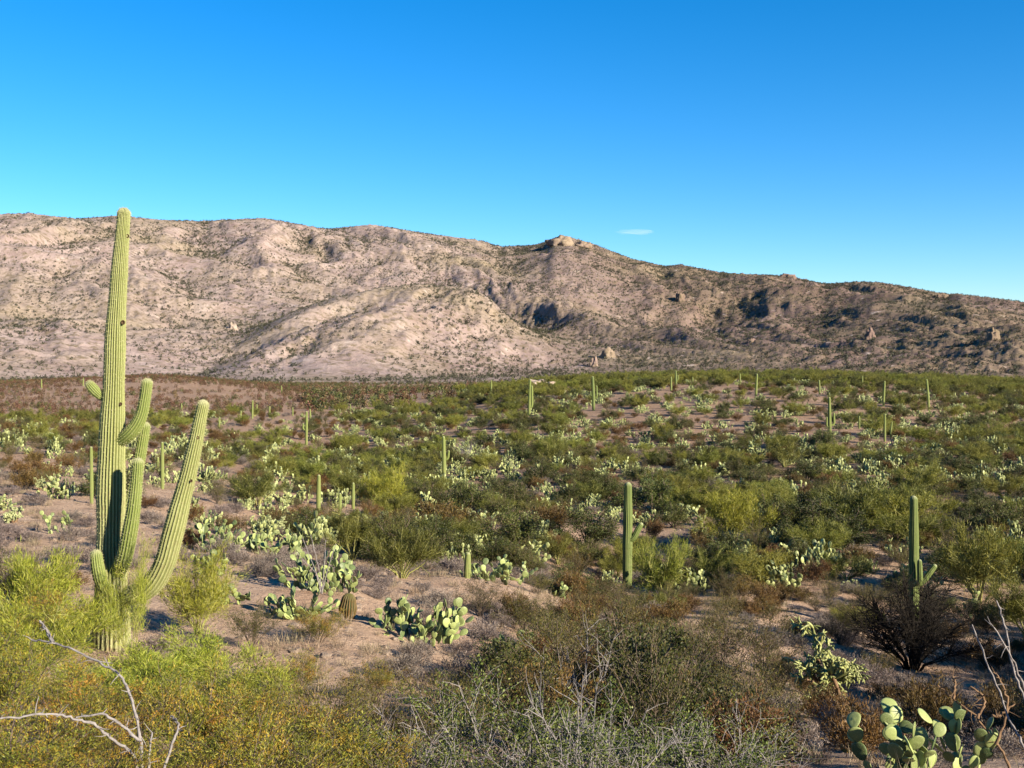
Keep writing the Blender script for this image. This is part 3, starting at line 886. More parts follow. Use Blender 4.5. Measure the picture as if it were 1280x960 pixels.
def pear_layout(seed, W, H, pad, n, sunny=.5):
    """where each pad goes: list of 4x4 matrices (pads of unit height)"""
    g = np.random.default_rng(seed)
    mats = []; live = []
    nb = max(3, int(n * .14))
    D = W * .7
    def seed_pad():
        a = g.uniform(0, 6.28); q = math.sqrt(g.uniform())
        p = Vector((math.cos(a) * W / 2 * q * .88, math.sin(a) * D / 2 * q * .88, -.02))
        yaw = g.uniform(-1.2, 1.2) + (math.pi if g.uniform() < .5 else 0)
        up = Vector((p.x / W * .9 + g.normal(0, .25), p.y / D * .9 + g.normal(0, .25), 1)).normalized()
        live.append((p, up, yaw, 0))
    for i in range(nb):
        seed_pad()
    while len(mats) < n:
        if not live: seed_pad()
        p, up, yaw, lev = live.pop(int(g.integers(len(live))) if len(mats) >= nb else 0)
        s = pad * g.uniform(.75, 1.2)
        side = Vector((math.cos(yaw), math.sin(yaw), 0)); side = (side - up * side.dot(up)).normalized()
        nrm = side.cross(up)
        Mx = Matrix(((side.x * s, nrm.x * s, up.x * s, p.x), (side.y * s, nrm.y * s, up.y * s, p.y), (side.z * s, nrm.z * s, up.z * s, p.z), (0, 0, 0, 1)))
        mats.append(Mx)
        kids = int(g.choice([1, 2, 3], p=[.15, .45, .4]))
        for c in range(kids):
            ang = g.uniform(-.85, .85)
            q = p + up * (s * (.5 + .47 * math.cos(ang))) + side * (s * .42 * math.sin(ang))
            nu = (up * math.cos(ang * .8) + side * math.sin(ang * .8) + nrm * g.normal(0, .3) + Vector((0, 0, .15))).normalized()
            r2 = math.hypot(q.x / (W * .55), q.y / (D * .55))
            if q.z + s * .6 < H * (1.15 - .3 * r2 * r2) and r2 < 1.1:
                live.append((q, nu, yaw + g.normal(0, .7), lev + 1))
    return mats

PADS_HI = []
for i in range(4):
    me = mesh_qt('pad', *pad_mesh('pad', 16, 4, .07, i))
    me.materials.append(M['pad_near'])
    PADS_HI.append(me)
LOW = pad_mesh('pad', 9, 2, .075, 1)

def pear_mesh(seed, W, H, pad, n):
    V, Q, T_ = LOW
    mats = pear_layout(seed, W, H, pad, n)
    Vs = []; Qs = []; Ts = []
    for i, m in enumerate(mats):
        A_ = np.array(m)
        Vs.append(V @ A_[:3, :3].T + A_[:3, 3]); Qs.append(Q + i * len(V)); Ts.append(T_ + i * len(V))
    me = mesh_qt('pads', np.concatenate(Vs), np.concatenate(Qs), np.concatenate(Ts))
    me.materials.append(M['pad'])
    return me
PEARS = [pear_mesh(50 + i, 1.5, .8, .165, 130) for i in range(6)]

def near_pear(loc, W, H, pad, n, label, seed):
    t = thing('prickly_pear', label, 'cactus', tuple(loc))
    for i, m in enumerate(pear_layout(seed, W, H, pad, n)):
        o = obj('pad', PADS_HI[i % 4], None, t)
        o.matrix_local = m
    OCC.append((loc[0], loc[1] - W * .35, W * .62))
    return t

def far_pear(loc, W, H, label, group=None, rot=None):
    me = PEARS[int(rng.integers(len(PEARS)))]
    o = obj('prickly_pear', me)
    o.location = loc; o.rotation_euler = (0, 0, rng.uniform(0, 6.28) if rot is None else rot)
    o.scale = (W / 1.5, W / 1.5, H / .75)
    OCC.append((loc[0], loc[1], W * .4))
    return tag(o, label, 'cactus', group)

def place_pear(px, by, w, h, label, pad_px, n, seed):
    b = hit(px, by); k = scale_at(b)
    return near_pear(b, w * k, h * k, pad_px * k, n, label, seed)

place_pear(518, 803, 112, 58, 'large sunlit prickly pear clump beside the barrel cactus on bare sandy soil', 11.5, 190, 201)
place_pear(405, 738, 98, 58, 'prickly pear clump with grey wands standing up through it', 10, 170, 202)
place_pear(378, 772, 84, 38, 'low prickly pear trailing downhill above an orange tinged bush', 10, 100, 203)
place_pear(289, 756, 44, 25, 'small prickly pear alone on the stony slope just downhill of the tall saguaro', 9, 45, 204)
place_pear(347, 698, 66, 32, 'wide prickly pear with the brush thicket close behind it on the slope', 9, 100, 205)
place_pear(276, 692, 58, 38, 'prickly pear next to the tip arm of the tall saguaro', 9, 100, 206)
place_pear(645, 824, 52, 30, 'dark prickly pear in shade at the foot of the sandy bank', 13, 30, 207)
place_pear(672, 846, 34, 28, 'small deep green prickly pear at the edge of the bushes', 13, 14, 208)
place_pear(798, 874, 44, 26, 'little bright pale prickly pear framed by dark bushes', 15, 16, 209)
place_pear(620, 728, 84, 30, 'long low prickly pear thicket round the stubby young saguaro', 8, 110, 210)
near_pear(tuple(hit(1168, 968)), 1.6, .62, .18, 90, 'big round-padded prickly pear under the ocotillo wands', 219)
near_pear(tuple(hit(1066, 940)), .5, .42, .22, 6, 'few pale pads on their own next to the big round-padded prickly pear', 212)

# ------------------------------------------------------------------ cholla, barrel, ocotillo, dead wood
def cholla_mesh(seed, H, W, r0, wood_levels=1, droop=0.0, levels=4):
    """jointed branches; the oldest wood and the green joints come back as two meshes"""
    g = np.random.default_rng(seed)
    wood = []; joints = []
    def grow(p, d, L, r, lev):
        n = 5
        t = np.linspace(0, 1, n)[:, None]
        bend = g.normal(0, .12, 3)
        pts = p + d * L * t + bend * L * t * t
        if lev > wood_levels:
            pts[:, 2] -= droop * L * (t[:, 0] ** 2)
        rad = r * (1 + .18 * np.sin(np.linspace(.3, 2.8, n)))
        rad[-1] = r * .35; rad[0] = r * .75
        (wood if lev < wood_levels else joints).append((pts, rad))
        if lev >= levels:
            return
        for c in range(int(g.integers(2, 5 if lev > 0 else 6))):
            tt = g.uniform(.45, 1.0) if lev else g.uniform(.35, 1)
            k = min(int(tt * (n - 1)), n - 2); q = pts[k] + (pts[k + 1] - pts[k]) * (tt * (n - 1) - k)
            nd = unit(d * .45 + g.normal(0, .65, 3) + np.array([0, 0, .35 if lev < 2 else .1 - droop]))
            grow(q, nd, L * g.uniform(.5, .75), r * .8, lev + 1)
    for i in range(3):
        a = g.uniform(0, 6.28)
        d = unit(np.array([math.cos(a) * W / H * .55, math.sin(a) * W / H * .55, 1]))
        grow(np.array([0, 0, -.1]), d, H * g.uniform(.36, .48), r0 * 1.5, 0)
    def build(name, P_, sides):
        v, q = tubes(P_, sides)
        return mesh_np(name, v, q, True)
    return build('branch', wood, 6), build('joint', joints, 6)

def cholla(name, loc, H, W, r0, label, seed, jm, wm, wood_levels=1, droop=0.0, levels=4, group=None, meshes=None):
    a, b = meshes or cholla_mesh(seed, H, W, r0, wood_levels, droop, levels)
    if not a.materials: a.materials.append(M[wm])
    if not b.materials: b.materials.append(M[jm])
    t = thing(name, label, 'cactus', tuple(loc), 0, group)
    obj('branch', a, None, t); obj('joint', b, None, t)
    OCC.append((loc[0], loc[1], W * .4))
    return t

b = hit(1050, 893)
k = scale_at(b)
cholla('cholla', b, 135 * k, 138 * k, .034, 'sunlit yellow green cholla with hanging jointed branches and brown wood', 312, 'cholla', 'cholla_wood', 2, .12, 5)
b = hit(18, 653); k = scale_at(b)
cholla('cholla', b, 36 * k, 52 * k, .03, 'dense pale cholla on the far edge of the near slope, left of the tall saguaro', 303, 'cholla_grey', 'cholla_wood', 1, .1, 5)
CHOLLA_SET = [cholla_mesh(320 + i, 1.2, 1.1, .024, 1, .15, 5) for i in range(3)]

# leafless bush, its shade put into near-black wood, below the shaded saguaro
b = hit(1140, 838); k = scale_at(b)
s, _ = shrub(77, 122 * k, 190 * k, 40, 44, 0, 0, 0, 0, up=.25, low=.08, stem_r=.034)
t = thing('dead_bush', 'wide shade-dark leafless bush of tangled branches in front of the shaded saguaro', 'bush', tuple(b))
obj('branch', s, M['shade_bark'], t)
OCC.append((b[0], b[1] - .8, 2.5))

# barrel cactus
b = hit(434, 772); k = scale_at(b)
t = thing('barrel_cactus', 'squat barrel cactus with reddish spines beside the large prickly pear', 'cactus', tuple(b))
wb = 22 * k
ribbed('body', [(0, 0, -.05), (.01, 0, wb * .5), (.03, 0, wb * .95)], [wb * .38, wb * .5, wb * .42], 18, 6, .03, M['barrel'], t, 0, .2)
OCC.append((b[0], b[1], .5))

def wands(name, label, cat, base_px, Y, lines, r, mat, ground=True):
    """thin stems through photo points at the plant's own distance, rooted in the ground"""
    gx = at(base_px[0], base_px[1], Y)
    base = np.array([gx[0], Y, land1(gx[0], Y)])
    t = thing(name, label, cat, tuple(base))
    for i, (pts, dY, rooted) in enumerate(lines):
        P_ = [at(px, py, Y + d_) - base for (px, py), d_ in zip(pts, np.linspace(0, dY, len(pts)))]
        if rooted:
            P_ = [np.array([0, 0, -.05])] + P_
        P_ = np.array(P_)
        ss = np.linspace(0, len(P_) - 1, len(P_) * 5)
        Q_ = np.stack([np.interp(ss, np.arange(len(P_)), P_[:, c]) for c in range(3)], 1)
        ker = np.array([1, 2, 3, 2, 1]) / 9
        Q2 = Q_.copy()
        for c in range(3):
            Q2[2:-2, c] = np.convolve(Q_[:, c], ker, 'valid')
        gg = np.random.default_rng(i + int(Y * 10))
        Q2 += gg.normal(0, r * .35, Q2.shape)
        P3 = [(Q2, np.linspace(r, r * .5, len(Q2)) * (1 + gg.normal(0, .10, len(Q2))))]
        for w_ in range(int(len(Q2) * .5)):                         # spurs and broken side twigs
            a_ = Q2[int(gg.integers(2, len(Q2)))]
            d_ = unit(gg.normal(size=3)) * gg.uniform(.02, .11) * (r / .0115)
            P3.append((np.stack([a_, a_ + d_ * .5 + gg.normal(0, .006, 3), a_ + d_]), np.array([r * .34, r * .26, r * .1])))
        v, q = tubes(P3, 6)
        obj('branch' if mat != 'ocotillo' else 'wand', mesh_np('branch', v, q, True), M[mat], t)
    return t

wands('dead_branch', 'bare grey dead branches arching over the orange flowering bushes', 'branch', (181, 990), 7.0,
      [([(177, 946), (173, 909), (165, 873), (150, 841), (127, 830), (89, 811), (65, 803), (41, 800)], .5, True),
       ([(66, 803), (58, 788), (50, 776)], .1, False),
       ([(172, 957), (163, 938), (141, 925), (117, 903), (89, 898), (65, 891), (27, 894), (-8, 900)], -.5, True),
       ([(174, 925), (152, 906), (130, 892), (95, 896)], -.1, False),
       ([(186, 950), (189, 915)], .2, True),
       ([(215, 930), (225, 905), (214, 895)], .2, True)], .0115, 'grey_bark')
wands('ocotillo', 'spray of long thin grey ocotillo wands leaning over the big prickly pear', 'bush', (1298, 1010), 10.0,
      [([(1279, 930), (1265, 906), (1241, 846), (1215, 781)], .5, True),
       ([(1290, 900), (1280, 860), (1265, 822), (1243, 784)], -.4, True),
       ([(1292, 910), (1279, 868), (1265, 830), (1257, 784), (1246, 751)], .2, True),
       ([(1300, 930), (1292, 860), (1288, 800), (1292, 740)], .2, True),
       ([(1310, 930), (1318, 860), (1330, 780)], .2, True)], .013, 'grey_bark')
wands('dead_cholla', 'dry brown cholla skeleton of bent sticks under the ocotillo wands', 'cactus', (1262, 985), 11.0,
      [([(1262, 955), (1246, 930), (1222, 898), (1192, 873), (1172, 858)], .3, True),
       ([(1222, 898), (1232, 878), (1226, 866), (1212, 858)], .1, False),
       ([(1246, 930), (1262, 880), (1250, 850), (1245, 842)], .1, False),
       ([(1240, 896), (1251, 894), (1268, 880)], .1, False),
       ([(1192, 873), (1194, 852), (1190, 846)], .1, False)], .016, 'cholla_wood')

# grey wands through the prickly pear on the slope
b = hit(402, 742)
wands('ocotillo', 'upright grey wands of a small ocotillo growing in a prickly pear clump', 'bush', (402, 742), b[1],
      [([(395, 715), (378, 672)], .1, True), ([(400, 715), (388, 668)], .1, True), ([(405, 712), (407, 675)], .1, True), ([(408, 716), (420, 680)], .1, True), ([(398, 720), (370, 690)], .1, True)], .014, 'grey_bark')

for px_, py_, nm_ in ((518, 803, 'the large clump by the barrel cactus'), (405, 738, 'the grey wands in a prickly pear'), (289, 756, 'the small lone prickly pear'), (347, 698, 'the wide prickly pear by the thicket'), (645, 824, 'the shaded dark prickly pear'), (798, 874, 'the little bright prickly pear'), (1050, 893, 'the sunlit hanging cholla'), (1140, 838, 'the shade-dark bush'), (18, 653, 'the dense pale cholla'), (917, 682, 'the rounded palo verde at the wash'), (1065, 668, 'the wide palo verde above the wash'), (1225, 752, 'the big palo verde by the shaded saguaro'), (640, 694, 'the low wide mesquite'), (548, 664, 'the broad rust orange bush'), (502, 722, 'the palo verde behind the barrel cactus'), (1160, 975, 'the big round-padded prickly pear')):
    q_ = hit(px_, py_); LAND.append((q_[0], q_[1], nm_))
for px_, Y_, nm_ in ((178, 7.0, 'the bare grey branches'), (735, 8.9, 'the pale crooked bush'), (505, 9.2, 'the thin pale dead bush'), (1290, 10, 'the ocotillo wands'), (285, 12.8, 'the fresh green bush by the sand')):
    LAND.append(((px_ - 640) / F * Y_, Y_, nm_))

def lab_of(desc, x, y, W, size, px):
    f_ = (W - size[0]) / (size[1] - size[0])
    big = 'small' if f_ < .33 else 'middling' if f_ < .67 else 'large'
    d, nm = min((math.hypot(x - a, y - b), n) for a, b, n in LAND)
    ly = min((math.hypot(x - a, y - b), b) for a, b, n in LAND)[1]
    if d < 3: rel_ = 'right beside '
    elif d < 9: rel_ = 'just beyond ' if y > ly else 'just short of '
    elif d < 25: rel_ = 'well beyond ' if y > ly else 'well short of '
    else:
        rel_ = ''; nm = 'on the open flat before the red hill' if px < 420 else 'on the hillside far from any named cactus'
        if px >= 420: nm = 'in a gap between saguaros on the hillside'
    lab = f'{big} {desc} {rel_}{nm}'
    return lab, lab

# ------------------------------------------------------------------ trees and bushes placed one by one
def put(kind, px, by, w, h, label, var=None, group=None):
    b = hit(px, by)
    k = scale_at(b)
    return plant(kind, tuple(b), w * k, h * k, label, group, None, var)

put('fresh_palo_verde', 482, 636, 66, 60, 'bright yellow green palo verde standing apart on the valley floor by three saguaros', 0)
put('fresh_palo_verde', 917, 682, 104, 76, 'rounded bright palo verde at the edge of the sandy wash', 1)
put('mesquite_tree', 1008, 668, 84, 62, 'dark mesquite squeezed between two paler trees at the wash', 0)
put('mesquite_tree', 1085, 662, 90, 62, 'dense dark mesquite between the two wide olive palo verdes', 3)
put('mesquite_tree', 960, 676, 70, 54, 'dark mesquite in the gap beside the rounded palo verde', 2)
put('palo_verde_tree', 1065, 668, 120, 68, 'wide olive palo verde above the wash next to the dark mesquite', 2)
put('palo_verde_tree', 1130, 665, 120, 66, 'wide olive palo verde behind the shaded two-armed saguaro', 3)
put('palo_verde_tree', 1225, 752, 130, 104, 'big green palo verde beside the shaded two-armed saguaro', 0)
put('palo_verde_tree', 1285, 800, 110, 90, 'green palo verde just uphill of the ocotillo wands', 1)
put('palo_verde_tree', 440, 700, 86, 62, 'feathery palo verde thicket tree directly behind the grey wands', 2)
put('palo_verde_tree', 502, 722, 92, 78, 'olive palo verde behind the barrel cactus and large prickly pear', 3)
put('mesquite_tree', 585, 640, 80, 40, 'dark mesquite beside the broad rust orange bush', 0)
put('rust_bush', 690, 668, 84, 36, 'rust brown bush behind the low wide mesquite', 1)
put('mesquite_tree', 815, 640, 84, 44, 'dark mesquite beyond the elbow-armed saguaro, across the wash', 1)
put('mesquite_tree', 640, 694, 104, 56, 'low wide dark mesquite on the valley floor behind the stubby young saguaro', 1)
put('mesquite_tree', 735, 686, 96, 52, 'dark mesquite on the valley floor beside the elbow-armed saguaro', 2)
put('rust_bush', 548, 664, 92, 42, 'broad rust orange bush on the valley floor', 0)
put('bare_bush', 582, 577, 34, 38, 'pale grey leafless bush beside the slender stub-armed saguaro', 0)
put('flowering_bush', 400, 803, 76, 54, 'orange brown flowering bush just below the barrel cactus', 0)
put('palo_verde_tree', 832, 752, 96, 88, 'broom-like olive palo verde beside the elbow-armed saguaro', 1)
put('creosote_bush', 760, 760, 60, 46, 'olive creosote at the foot of the elbow-armed saguaro', 0)
# round the tall saguaro
def put_w(kind, x, y, w, h, label, var=None, group=None):
    return plant(kind, (x, y, land1(x, y)), w, h, label, group, None, var)
def put_px(kind, px, Y, w, h, label, var=None, group=None):
    x = (px - 640) / F * Y
    return put_w(kind, x, Y, w, h, label, var, group)
put_px('wispy_palo_verde', 160, SY - .9, 1.25, 2.1, 'feathery light green palo verde growing against the tall saguaro trunk', 0)
put_px('fresh_palo_verde', 48, SY - 1.0, 1.9, 1.6, 'light green palo verde bush on the uphill side of the tall saguaro', 1)
put_px('fresh_palo_verde', 245, SY + 2.2, 1.8, 1.5, 'light green bush below the long curved arm of the tall saguaro', 2)
put_px('fresh_palo_verde', 222, SY - 3.6, 2.3, .95, 'fresh green bush filling the slope in front of the tall saguaro', 1)
put_px('fresh_palo_verde', 30, SY - 5.0, 2.2, 1.0, 'fresh green bush uphill among the orange flowering bushes', 2)
put_px('fresh_palo_verde', 130, SY - 6.0, 2.2, .75, 'yellowish green bush crossed by the bare grey branches', 0)
put_px('fresh_palo_verde', 285, SY - 6.2, 1.9, .85, 'fresh green bush at the bare sandy patch below the tall saguaro', 2)
for px, Y, w, h in [(20, 11.5, 1.7, .85), (95, 10.3, 1.6, .72), (-30, 9.3, 1.6, .9), (40, 8.2, 1.4, .7), (140, 8.6, 1.5, .7), (230, 9.4, 1.6, .9), (310, 9.6, 1.6, .95), (380, 9.2, 1.5, .9), (80, 6.6, 1.2, .5), (190, 6.9, 1.3, .5), (290, 7.4, 1.4, .7), (-20, 6.8, 1.3, .6), (440, 8.2, 1.4, .75), (-10, 14.5, 1.6, 1.1), (45, 16.2, 1.3, 1.1), (330, 11.6, 1.3, .75)]:
    put_px('flowering_bush', px, Y, w, h, *(lambda q: (q[0], None, q[1]))(lab_of('orange tinged flowering bush', (px - 640) / F * Y, Y, w, (1.15, 1.75), px)))
# bottom centre and right
for px, Y, w, h in [(600, 10.6, 1.9, 1.45), (690, 9.6, 1.8, 1.2), (780, 10.2, 2.0, 1.25), (870, 9.8, 1.9, 1.1), (550, 8.4, 1.6, .9), (740, 8.2, 1.7, .9), (930, 10.8, 1.6, 1.0)]:
    put_px('leafy_bush', px, Y, w, h, *(lambda q: (q[0], None, q[1]))(lab_of('leafy green bush with pale twigs', (px - 640) / F * Y, Y, w, (1.5, 2.0), px)))
put_px('bare_bush', 735, 8.9, 1.5, 1.35, 'pale leafless bush of crooked twigs standing in the leafy thicket', 1)
put_px('bare_bush', 940, 9.6, 1.3, .9, 'low dead grey bush at the edge of the leafy thicket', 0)
put_px('bare_bush', 505, 9.2, .9, 1.2, 'thin pale dead bush at the end of the orange flowering bushes', 0)
put_px('mesquite_tree', 800, 15.4, 2.3, 1.5, 'thin dark mesquite just uphill of the little bright prickly pear', 2)
put_px('mesquite_tree', 885, 13.6, 2.0, 1.2, 'thin dark mesquite among the creosote on the near side of the hollow', 0)
put_px('rust_bush', 935, 12.6, 1.5, .8, 'rust brown bush at the lower edge of the leafy thicket', 1)
put_px('rust_bush', 690, 14.6, 1.6, .9, 'rust brown bush in front of the shaded dark prickly pear', 2)
put_px('bare_bush', 735, 15.5, 1.9, 2.1, 'tall thin leafless sapling rising out of the creosote hollow', 0)
put('flowering_bush', 372, 868, 88, 52, 'flowering bush at the bottom of the sandy bank, uphill end', 1)
put('flowering_bush', 468, 880, 96, 52, 'flowering bush at the bottom of the sandy bank, middle', 2)
put('creosote_bush', 566, 890, 96, 56, 'olive creosote closing off the bottom of the sandy bank', 1)
put('creosote_bush', 600, 770, 80, 44, 'olive creosote between the large prickly pear and the hollow', 2)
put('creosote_bush', 655, 790, 84, 50, 'olive creosote overhanging the shaded dark prickly pear', 3)
SIZE_C = (1.1, 2.0)
for px, Y, w, h in [(710, 17, 2.0, 1.4), (850, 18.5, 2.2, 1.5), (935, 16.5, 1.9, 1.3), (945, 13.6, 1.6, 1.0), (650, 13.8, 1.9, 1.35), (560, 12.5, 1.6, 1.1), (480, 12.0, 1.5, 1.0), (760, 21, 2.3, 1.6), (900, 22.5, 2.4, 1.6), (700, 25, 2.2, 1.5), (820, 26, 2.3, 1.6), (960, 27.5, 2.4, 1.6), (400, 11.8, 1.5, 1.0)]:
    put_px('creosote_bush', px, Y, w, h, *(lambda q: (q[0], None, q[1]))(lab_of('olive creosote bush', (px - 640) / F * Y, Y, w, SIZE_C, px)))
# trees on the viewer's own hill, out of the frame to the right: they shade the near hollow
for i, (x, y, w, h) in enumerate([(24.0, 15.0, 5.4, 4.2), (27.0, 19.0, 5.6, 4.2), (20.5, 6.5, 4.6, 3.6), (30.0, 23.0, 5.6, 4.0), (33.0, 27.5, 5.6, 4.0)]):
    put_w('mesquite_tree', x, y, w, h, 'tall mesquite on the rise that shades the near hollow', i, 'mesquites on the rise')

# pale boulders on the ridge crest and in the canyon mouth
def boulder(px, by, w, h, label, seed, Y=None, mat='boulder'):
    b = hit(px, by) if Y is None else at(px, by, Y)
    k = scale_at(b)
    g = np.random.default_rng(seed)
    import bmesh
    bm = bmesh.new()
    bmesh.ops.create_icosphere(bm, subdivisions=4, radius=1)
    for v in bm.verts:
        n = v.co.normalized()
        q = 1 + .45 * mnoise.fractal(n * 1.6 + Vector((seed, 0, 0)), .8, 2.1, 5) + .12 * mnoise.fractal(n * 6, .8, 2, 3)
        c = n * q
        v.co = Vector((c.x * w / 2 * k, c.y * w / 2 * k * .8, max(c.z, -.25) * h * k * 1.0))
    me = bpy.data.meshes.new('boulder'); bm.to_mesh(me); bm.free()
    me.polygons.foreach_set('use_smooth', np.ones(len(me.polygons), dtype=bool))
    o = obj('boulder', me, M[mat]); o.location = tuple(b)
    return tag(o, label, 'rock')
boulder(672, 485, 30, 10, 'larger pale boulder on the ridge crest among green trees', 5)
boulder(691, 485, 18, 7, 'smaller pale boulder touching the larger one on the ridge crest', 8)
boulder(617, 490, 16, 6, 'flat pale boulder on the lower end of the ridge crest', 13)

# ------------------------------------------------------------------ the rest of the scrub, scattered over the land
def scatter():
    pts = []
    for y0, y1, cell in ((13, 45, 1.0), (45, 60, 1.55), (60, 130, 1.75), (130, 330, 2.5)):
        ys = np.arange(y0, y1, cell)
        for y in ys:
            hw = y * .51 + 2
            xs = np.arange(-hw, hw, cell)
            pts.append(np.stack([xs + rng.uniform(-.5, .5, len(xs)) * cell, np.full(len(xs), y) + rng.uniform(-.5, .5, len(xs)) * cell], 1))
    return np.concatenate(pts)
S_ = scatter()
z_ = land(S_[:, 0], S_[:, 1])
pxs, pys = project(S_[:, 0], S_[:, 1], z_)
cl1 = fbm(S_[:, 0] / 14, S_[:, 1] / 14, 3, 71)
cl2 = fbm(S_[:, 0] / 9, S_[:, 1] / 9, 3, 81)
occ = np.array(OCC)
KINDS = ['palo_verde_tree', 'mesquite_tree', 'creosote_bush', 'rust_bush', 'bursage_bush', 'prickly_pear', 'cholla']
SIZE = {'palo_verde_tree': (1.8, 3.9, .56), 'mesquite_tree': (1.7, 3.5, .54), 'creosote_bush': (1.1, 2.0, .75), 'rust_bush': (.9, 1.9, .6), 'bursage_bush': (.6, 1.35, .45), 'prickly_pear': (.8, 2.2, .58), 'cholla': (.7, 1.3, 1.0)}
CH = []
for i in range(len(S_)):
    x, y = S_[i]; px, py = pxs[i], pys[i]
    d = np.hypot(occ[:, 0] - x, occ[:, 1] - y) < occ[:, 2]
    if d.any():
        continue
    c, c2_ = cl1[i], cl2[i]
    if y < 45:
        if px < 640 + (y - 24) * 2:           # the open stony slope
            w = [.0, .0, .015, .025, .82, .05, .0]
            keep = .33 + .6 * cl2[i]
        elif px > 975 and y < 37:              # low growth round the cholla and the shade-dark bush
            w = [.0, .0, .08, .3, .55, .01, .0]
            keep = .5
        else:                                  # the brushy hollow
            w = [.04, .06, .40, .2, .2, .03, .0]
            keep = .42
    elif y < 110:
        w = [.09 + .15 * max(c, 0), .15 + .2 * max(-c, 0), .18, .16, .16, .34, .02]
        keep = .88 + .35 * c
        if px < 330:
            w = [.05, .06, .12, .12, .36, .26, .03]; keep = .52 + .3 * c
        if 58 < y < 68 and 700 < px < 1010:    # the sandy wash
            keep = .08
    else:
        w = [.17 + .25 * max(c, 0), .16 + .2 * max(-c, 0), .20, .19, .12, .52 + .5 * max(c2_, 0), .0]
        keep = .92 + .5 * c
        hill_ = math.exp(-((px - 900) / 130) ** 2) * (110 < y < 215)     # the stony brow of the hillside
        w = [w[0] * (1 - .7 * hill_), w[1] * (1 - .6 * hill_), w[2] * (1 - .3 * hill_), w[3], w[4] * (1 + hill_), w[5] * (1 - .1 * hill_), 0]
        keep = keep - .12 * hill_
        if px < 420:
            w = [.08, .06, .20, .26, .26, .16, .0]; keep = .62 + .3 * c
            if y > 225: keep = 0
        elif px < 575 and y > 245: keep = 0
        if y > 205 and px > 600:
            w = [.5, .16, .12, .10, .05, .10, .0]; keep = .7
    if rng.uniform() > keep:
        continue
    w = np.array(w); kd = KINDS[int(rng.choice(7, p=w / w.sum()))]
    lo, hi, ar = SIZE[kd]
    W = rng.uniform(lo, hi) * (1 if y > 45 else .85)
    if W > 1.3 and ((np.hypot(occ[:, 0] - x, occ[:, 1] - y) < occ[:, 2] * .6 + W * .35)).any():
        continue
    CH.append((kd, x, y, z_[i], W, W * ar * rng.uniform(.8, 1.2), px))

DESC = {'palo_verde_tree': 'yellow green palo verde', 'mesquite_tree': 'dark green mesquite', 'creosote_bush': 'olive creosote bush', 'rust_bush': 'rust brown bush', 'bursage_bush': 'grey bursage', 'prickly_pear': 'pale prickly pear', 'cholla': 'jointed cholla'}
REST = {k: [] for k in KINDS}
for kd in KINDS:
    mine = [c for c in CH if c[0] == kd]
    mine.sort(key=lambda c: -c[4] / c[2])
    for c in mine[:300]:
        _, x, y, z, W, H, px = c
        lab, grp = lab_of(DESC[kd], x, y, W, SIZE[kd], px)
        if kd == 'prickly_pear' and y < 45:
            near_pear((x, y, z), W, H, rng.uniform(.15, .2), int(24 + 14 * W), lab, int(x * 97 + y * 31) % 9999)['group'] = grp
            continue
        if kd == 'prickly_pear':
            far_pear((x, y, z), W, H, lab, grp)
        elif kd == 'cholla':
            mi = int(rng.integers(3))
            t = cholla('cholla', (x, y, z), 1, 1, 1, lab, 0, 'cholla_grey', 'cholla_wood', group=grp, meshes=CHOLLA_SET[mi])
            t.scale = (W / 1.1,) * 3; t.rotation_euler = (0, 0, rng.uniform(0, 6.28))
        else:
            plant(kd, (x, y, z), W, H, lab, grp)
    REST[kd] = mine[300:]
print('scatter', len(CH), {k: len(v) for k, v in REST.items()})

def stuff(name, label, cat, pts, rot, scl, var, meshes):
    """one object whose points carry copies of the given meshes"""
    me = bpy.data.meshes.new(name)
    me.vertices.add(len(pts)); me.vertices.foreach_set('co', np.asarray(pts, dtype=np.float32).ravel())
    attr(me, 'rot', rot); attr(me, 'scl', scl); attr(me, 'var', var)
    me.update()
    o = obj(name, me)
    tag(o, label, cat, kind='stuff')
    ng = bpy.data.node_groups.new(name, 'GeometryNodeTree')
    ng.interface.new_socket('Geometry', in_out='INPUT', socket_type='NodeSocketGeometry')
    ng.interface.new_socket('Geometry', in_out='OUTPUT', socket_type='NodeSocketGeometry')
    N, L = ng.nodes, ng.links
    gi = N.new('NodeGroupInput'); go = N.new('NodeGroupOutput'); jn = N.new('GeometryNodeJoinGeometry')
    def named(nm):
        n = N.new('GeometryNodeInputNamedAttribute'); n.data_type = 'FLOAT'; n.inputs['Name'].default_value = nm
        return n.outputs[0]
    rotv = N.new('ShaderNodeCombineXYZ'); L.new(named('rot'), rotv.inputs[2])
    for k, ms in enumerate(meshes):
        cmp = N.new('FunctionNodeCompare'); cmp.data_type = 'FLOAT'; cmp.operation = 'EQUAL'
        L.new(named('var'), cmp.inputs[0]); cmp.inputs[1].default_value = k; cmp.inputs['Epsilon'].default_value = .1
        for m in ms:
            if m is None: continue
            src = bpy.data.objects.new(name + '_source', m)
            oi = N.new('GeometryNodeObjectInfo'); oi.transform_space = 'ORIGINAL'
            oi.inputs['Object'].default_value = src
            oi.inputs['As Instance'].default_value = True
            ip = N.new('GeometryNodeInstanceOnPoints')
            L.new(gi.outputs[0], ip.inputs['Points']); L.new(cmp.outputs[0], ip.inputs['Selection'])
            L.new(oi.outputs['Geometry'], ip.inputs['Instance'])
            L.new(rotv.outputs[0], ip.inputs['Rotation']); L.new(named('scl'), ip.inputs['Scale'])
            L.new(ip.outputs[0], jn.inputs[0])
    L.new(jn.outputs[0], go.inputs[0])
    md = o.modifiers.new('scatter', 'NODES'); md.node_group = ng
    return o

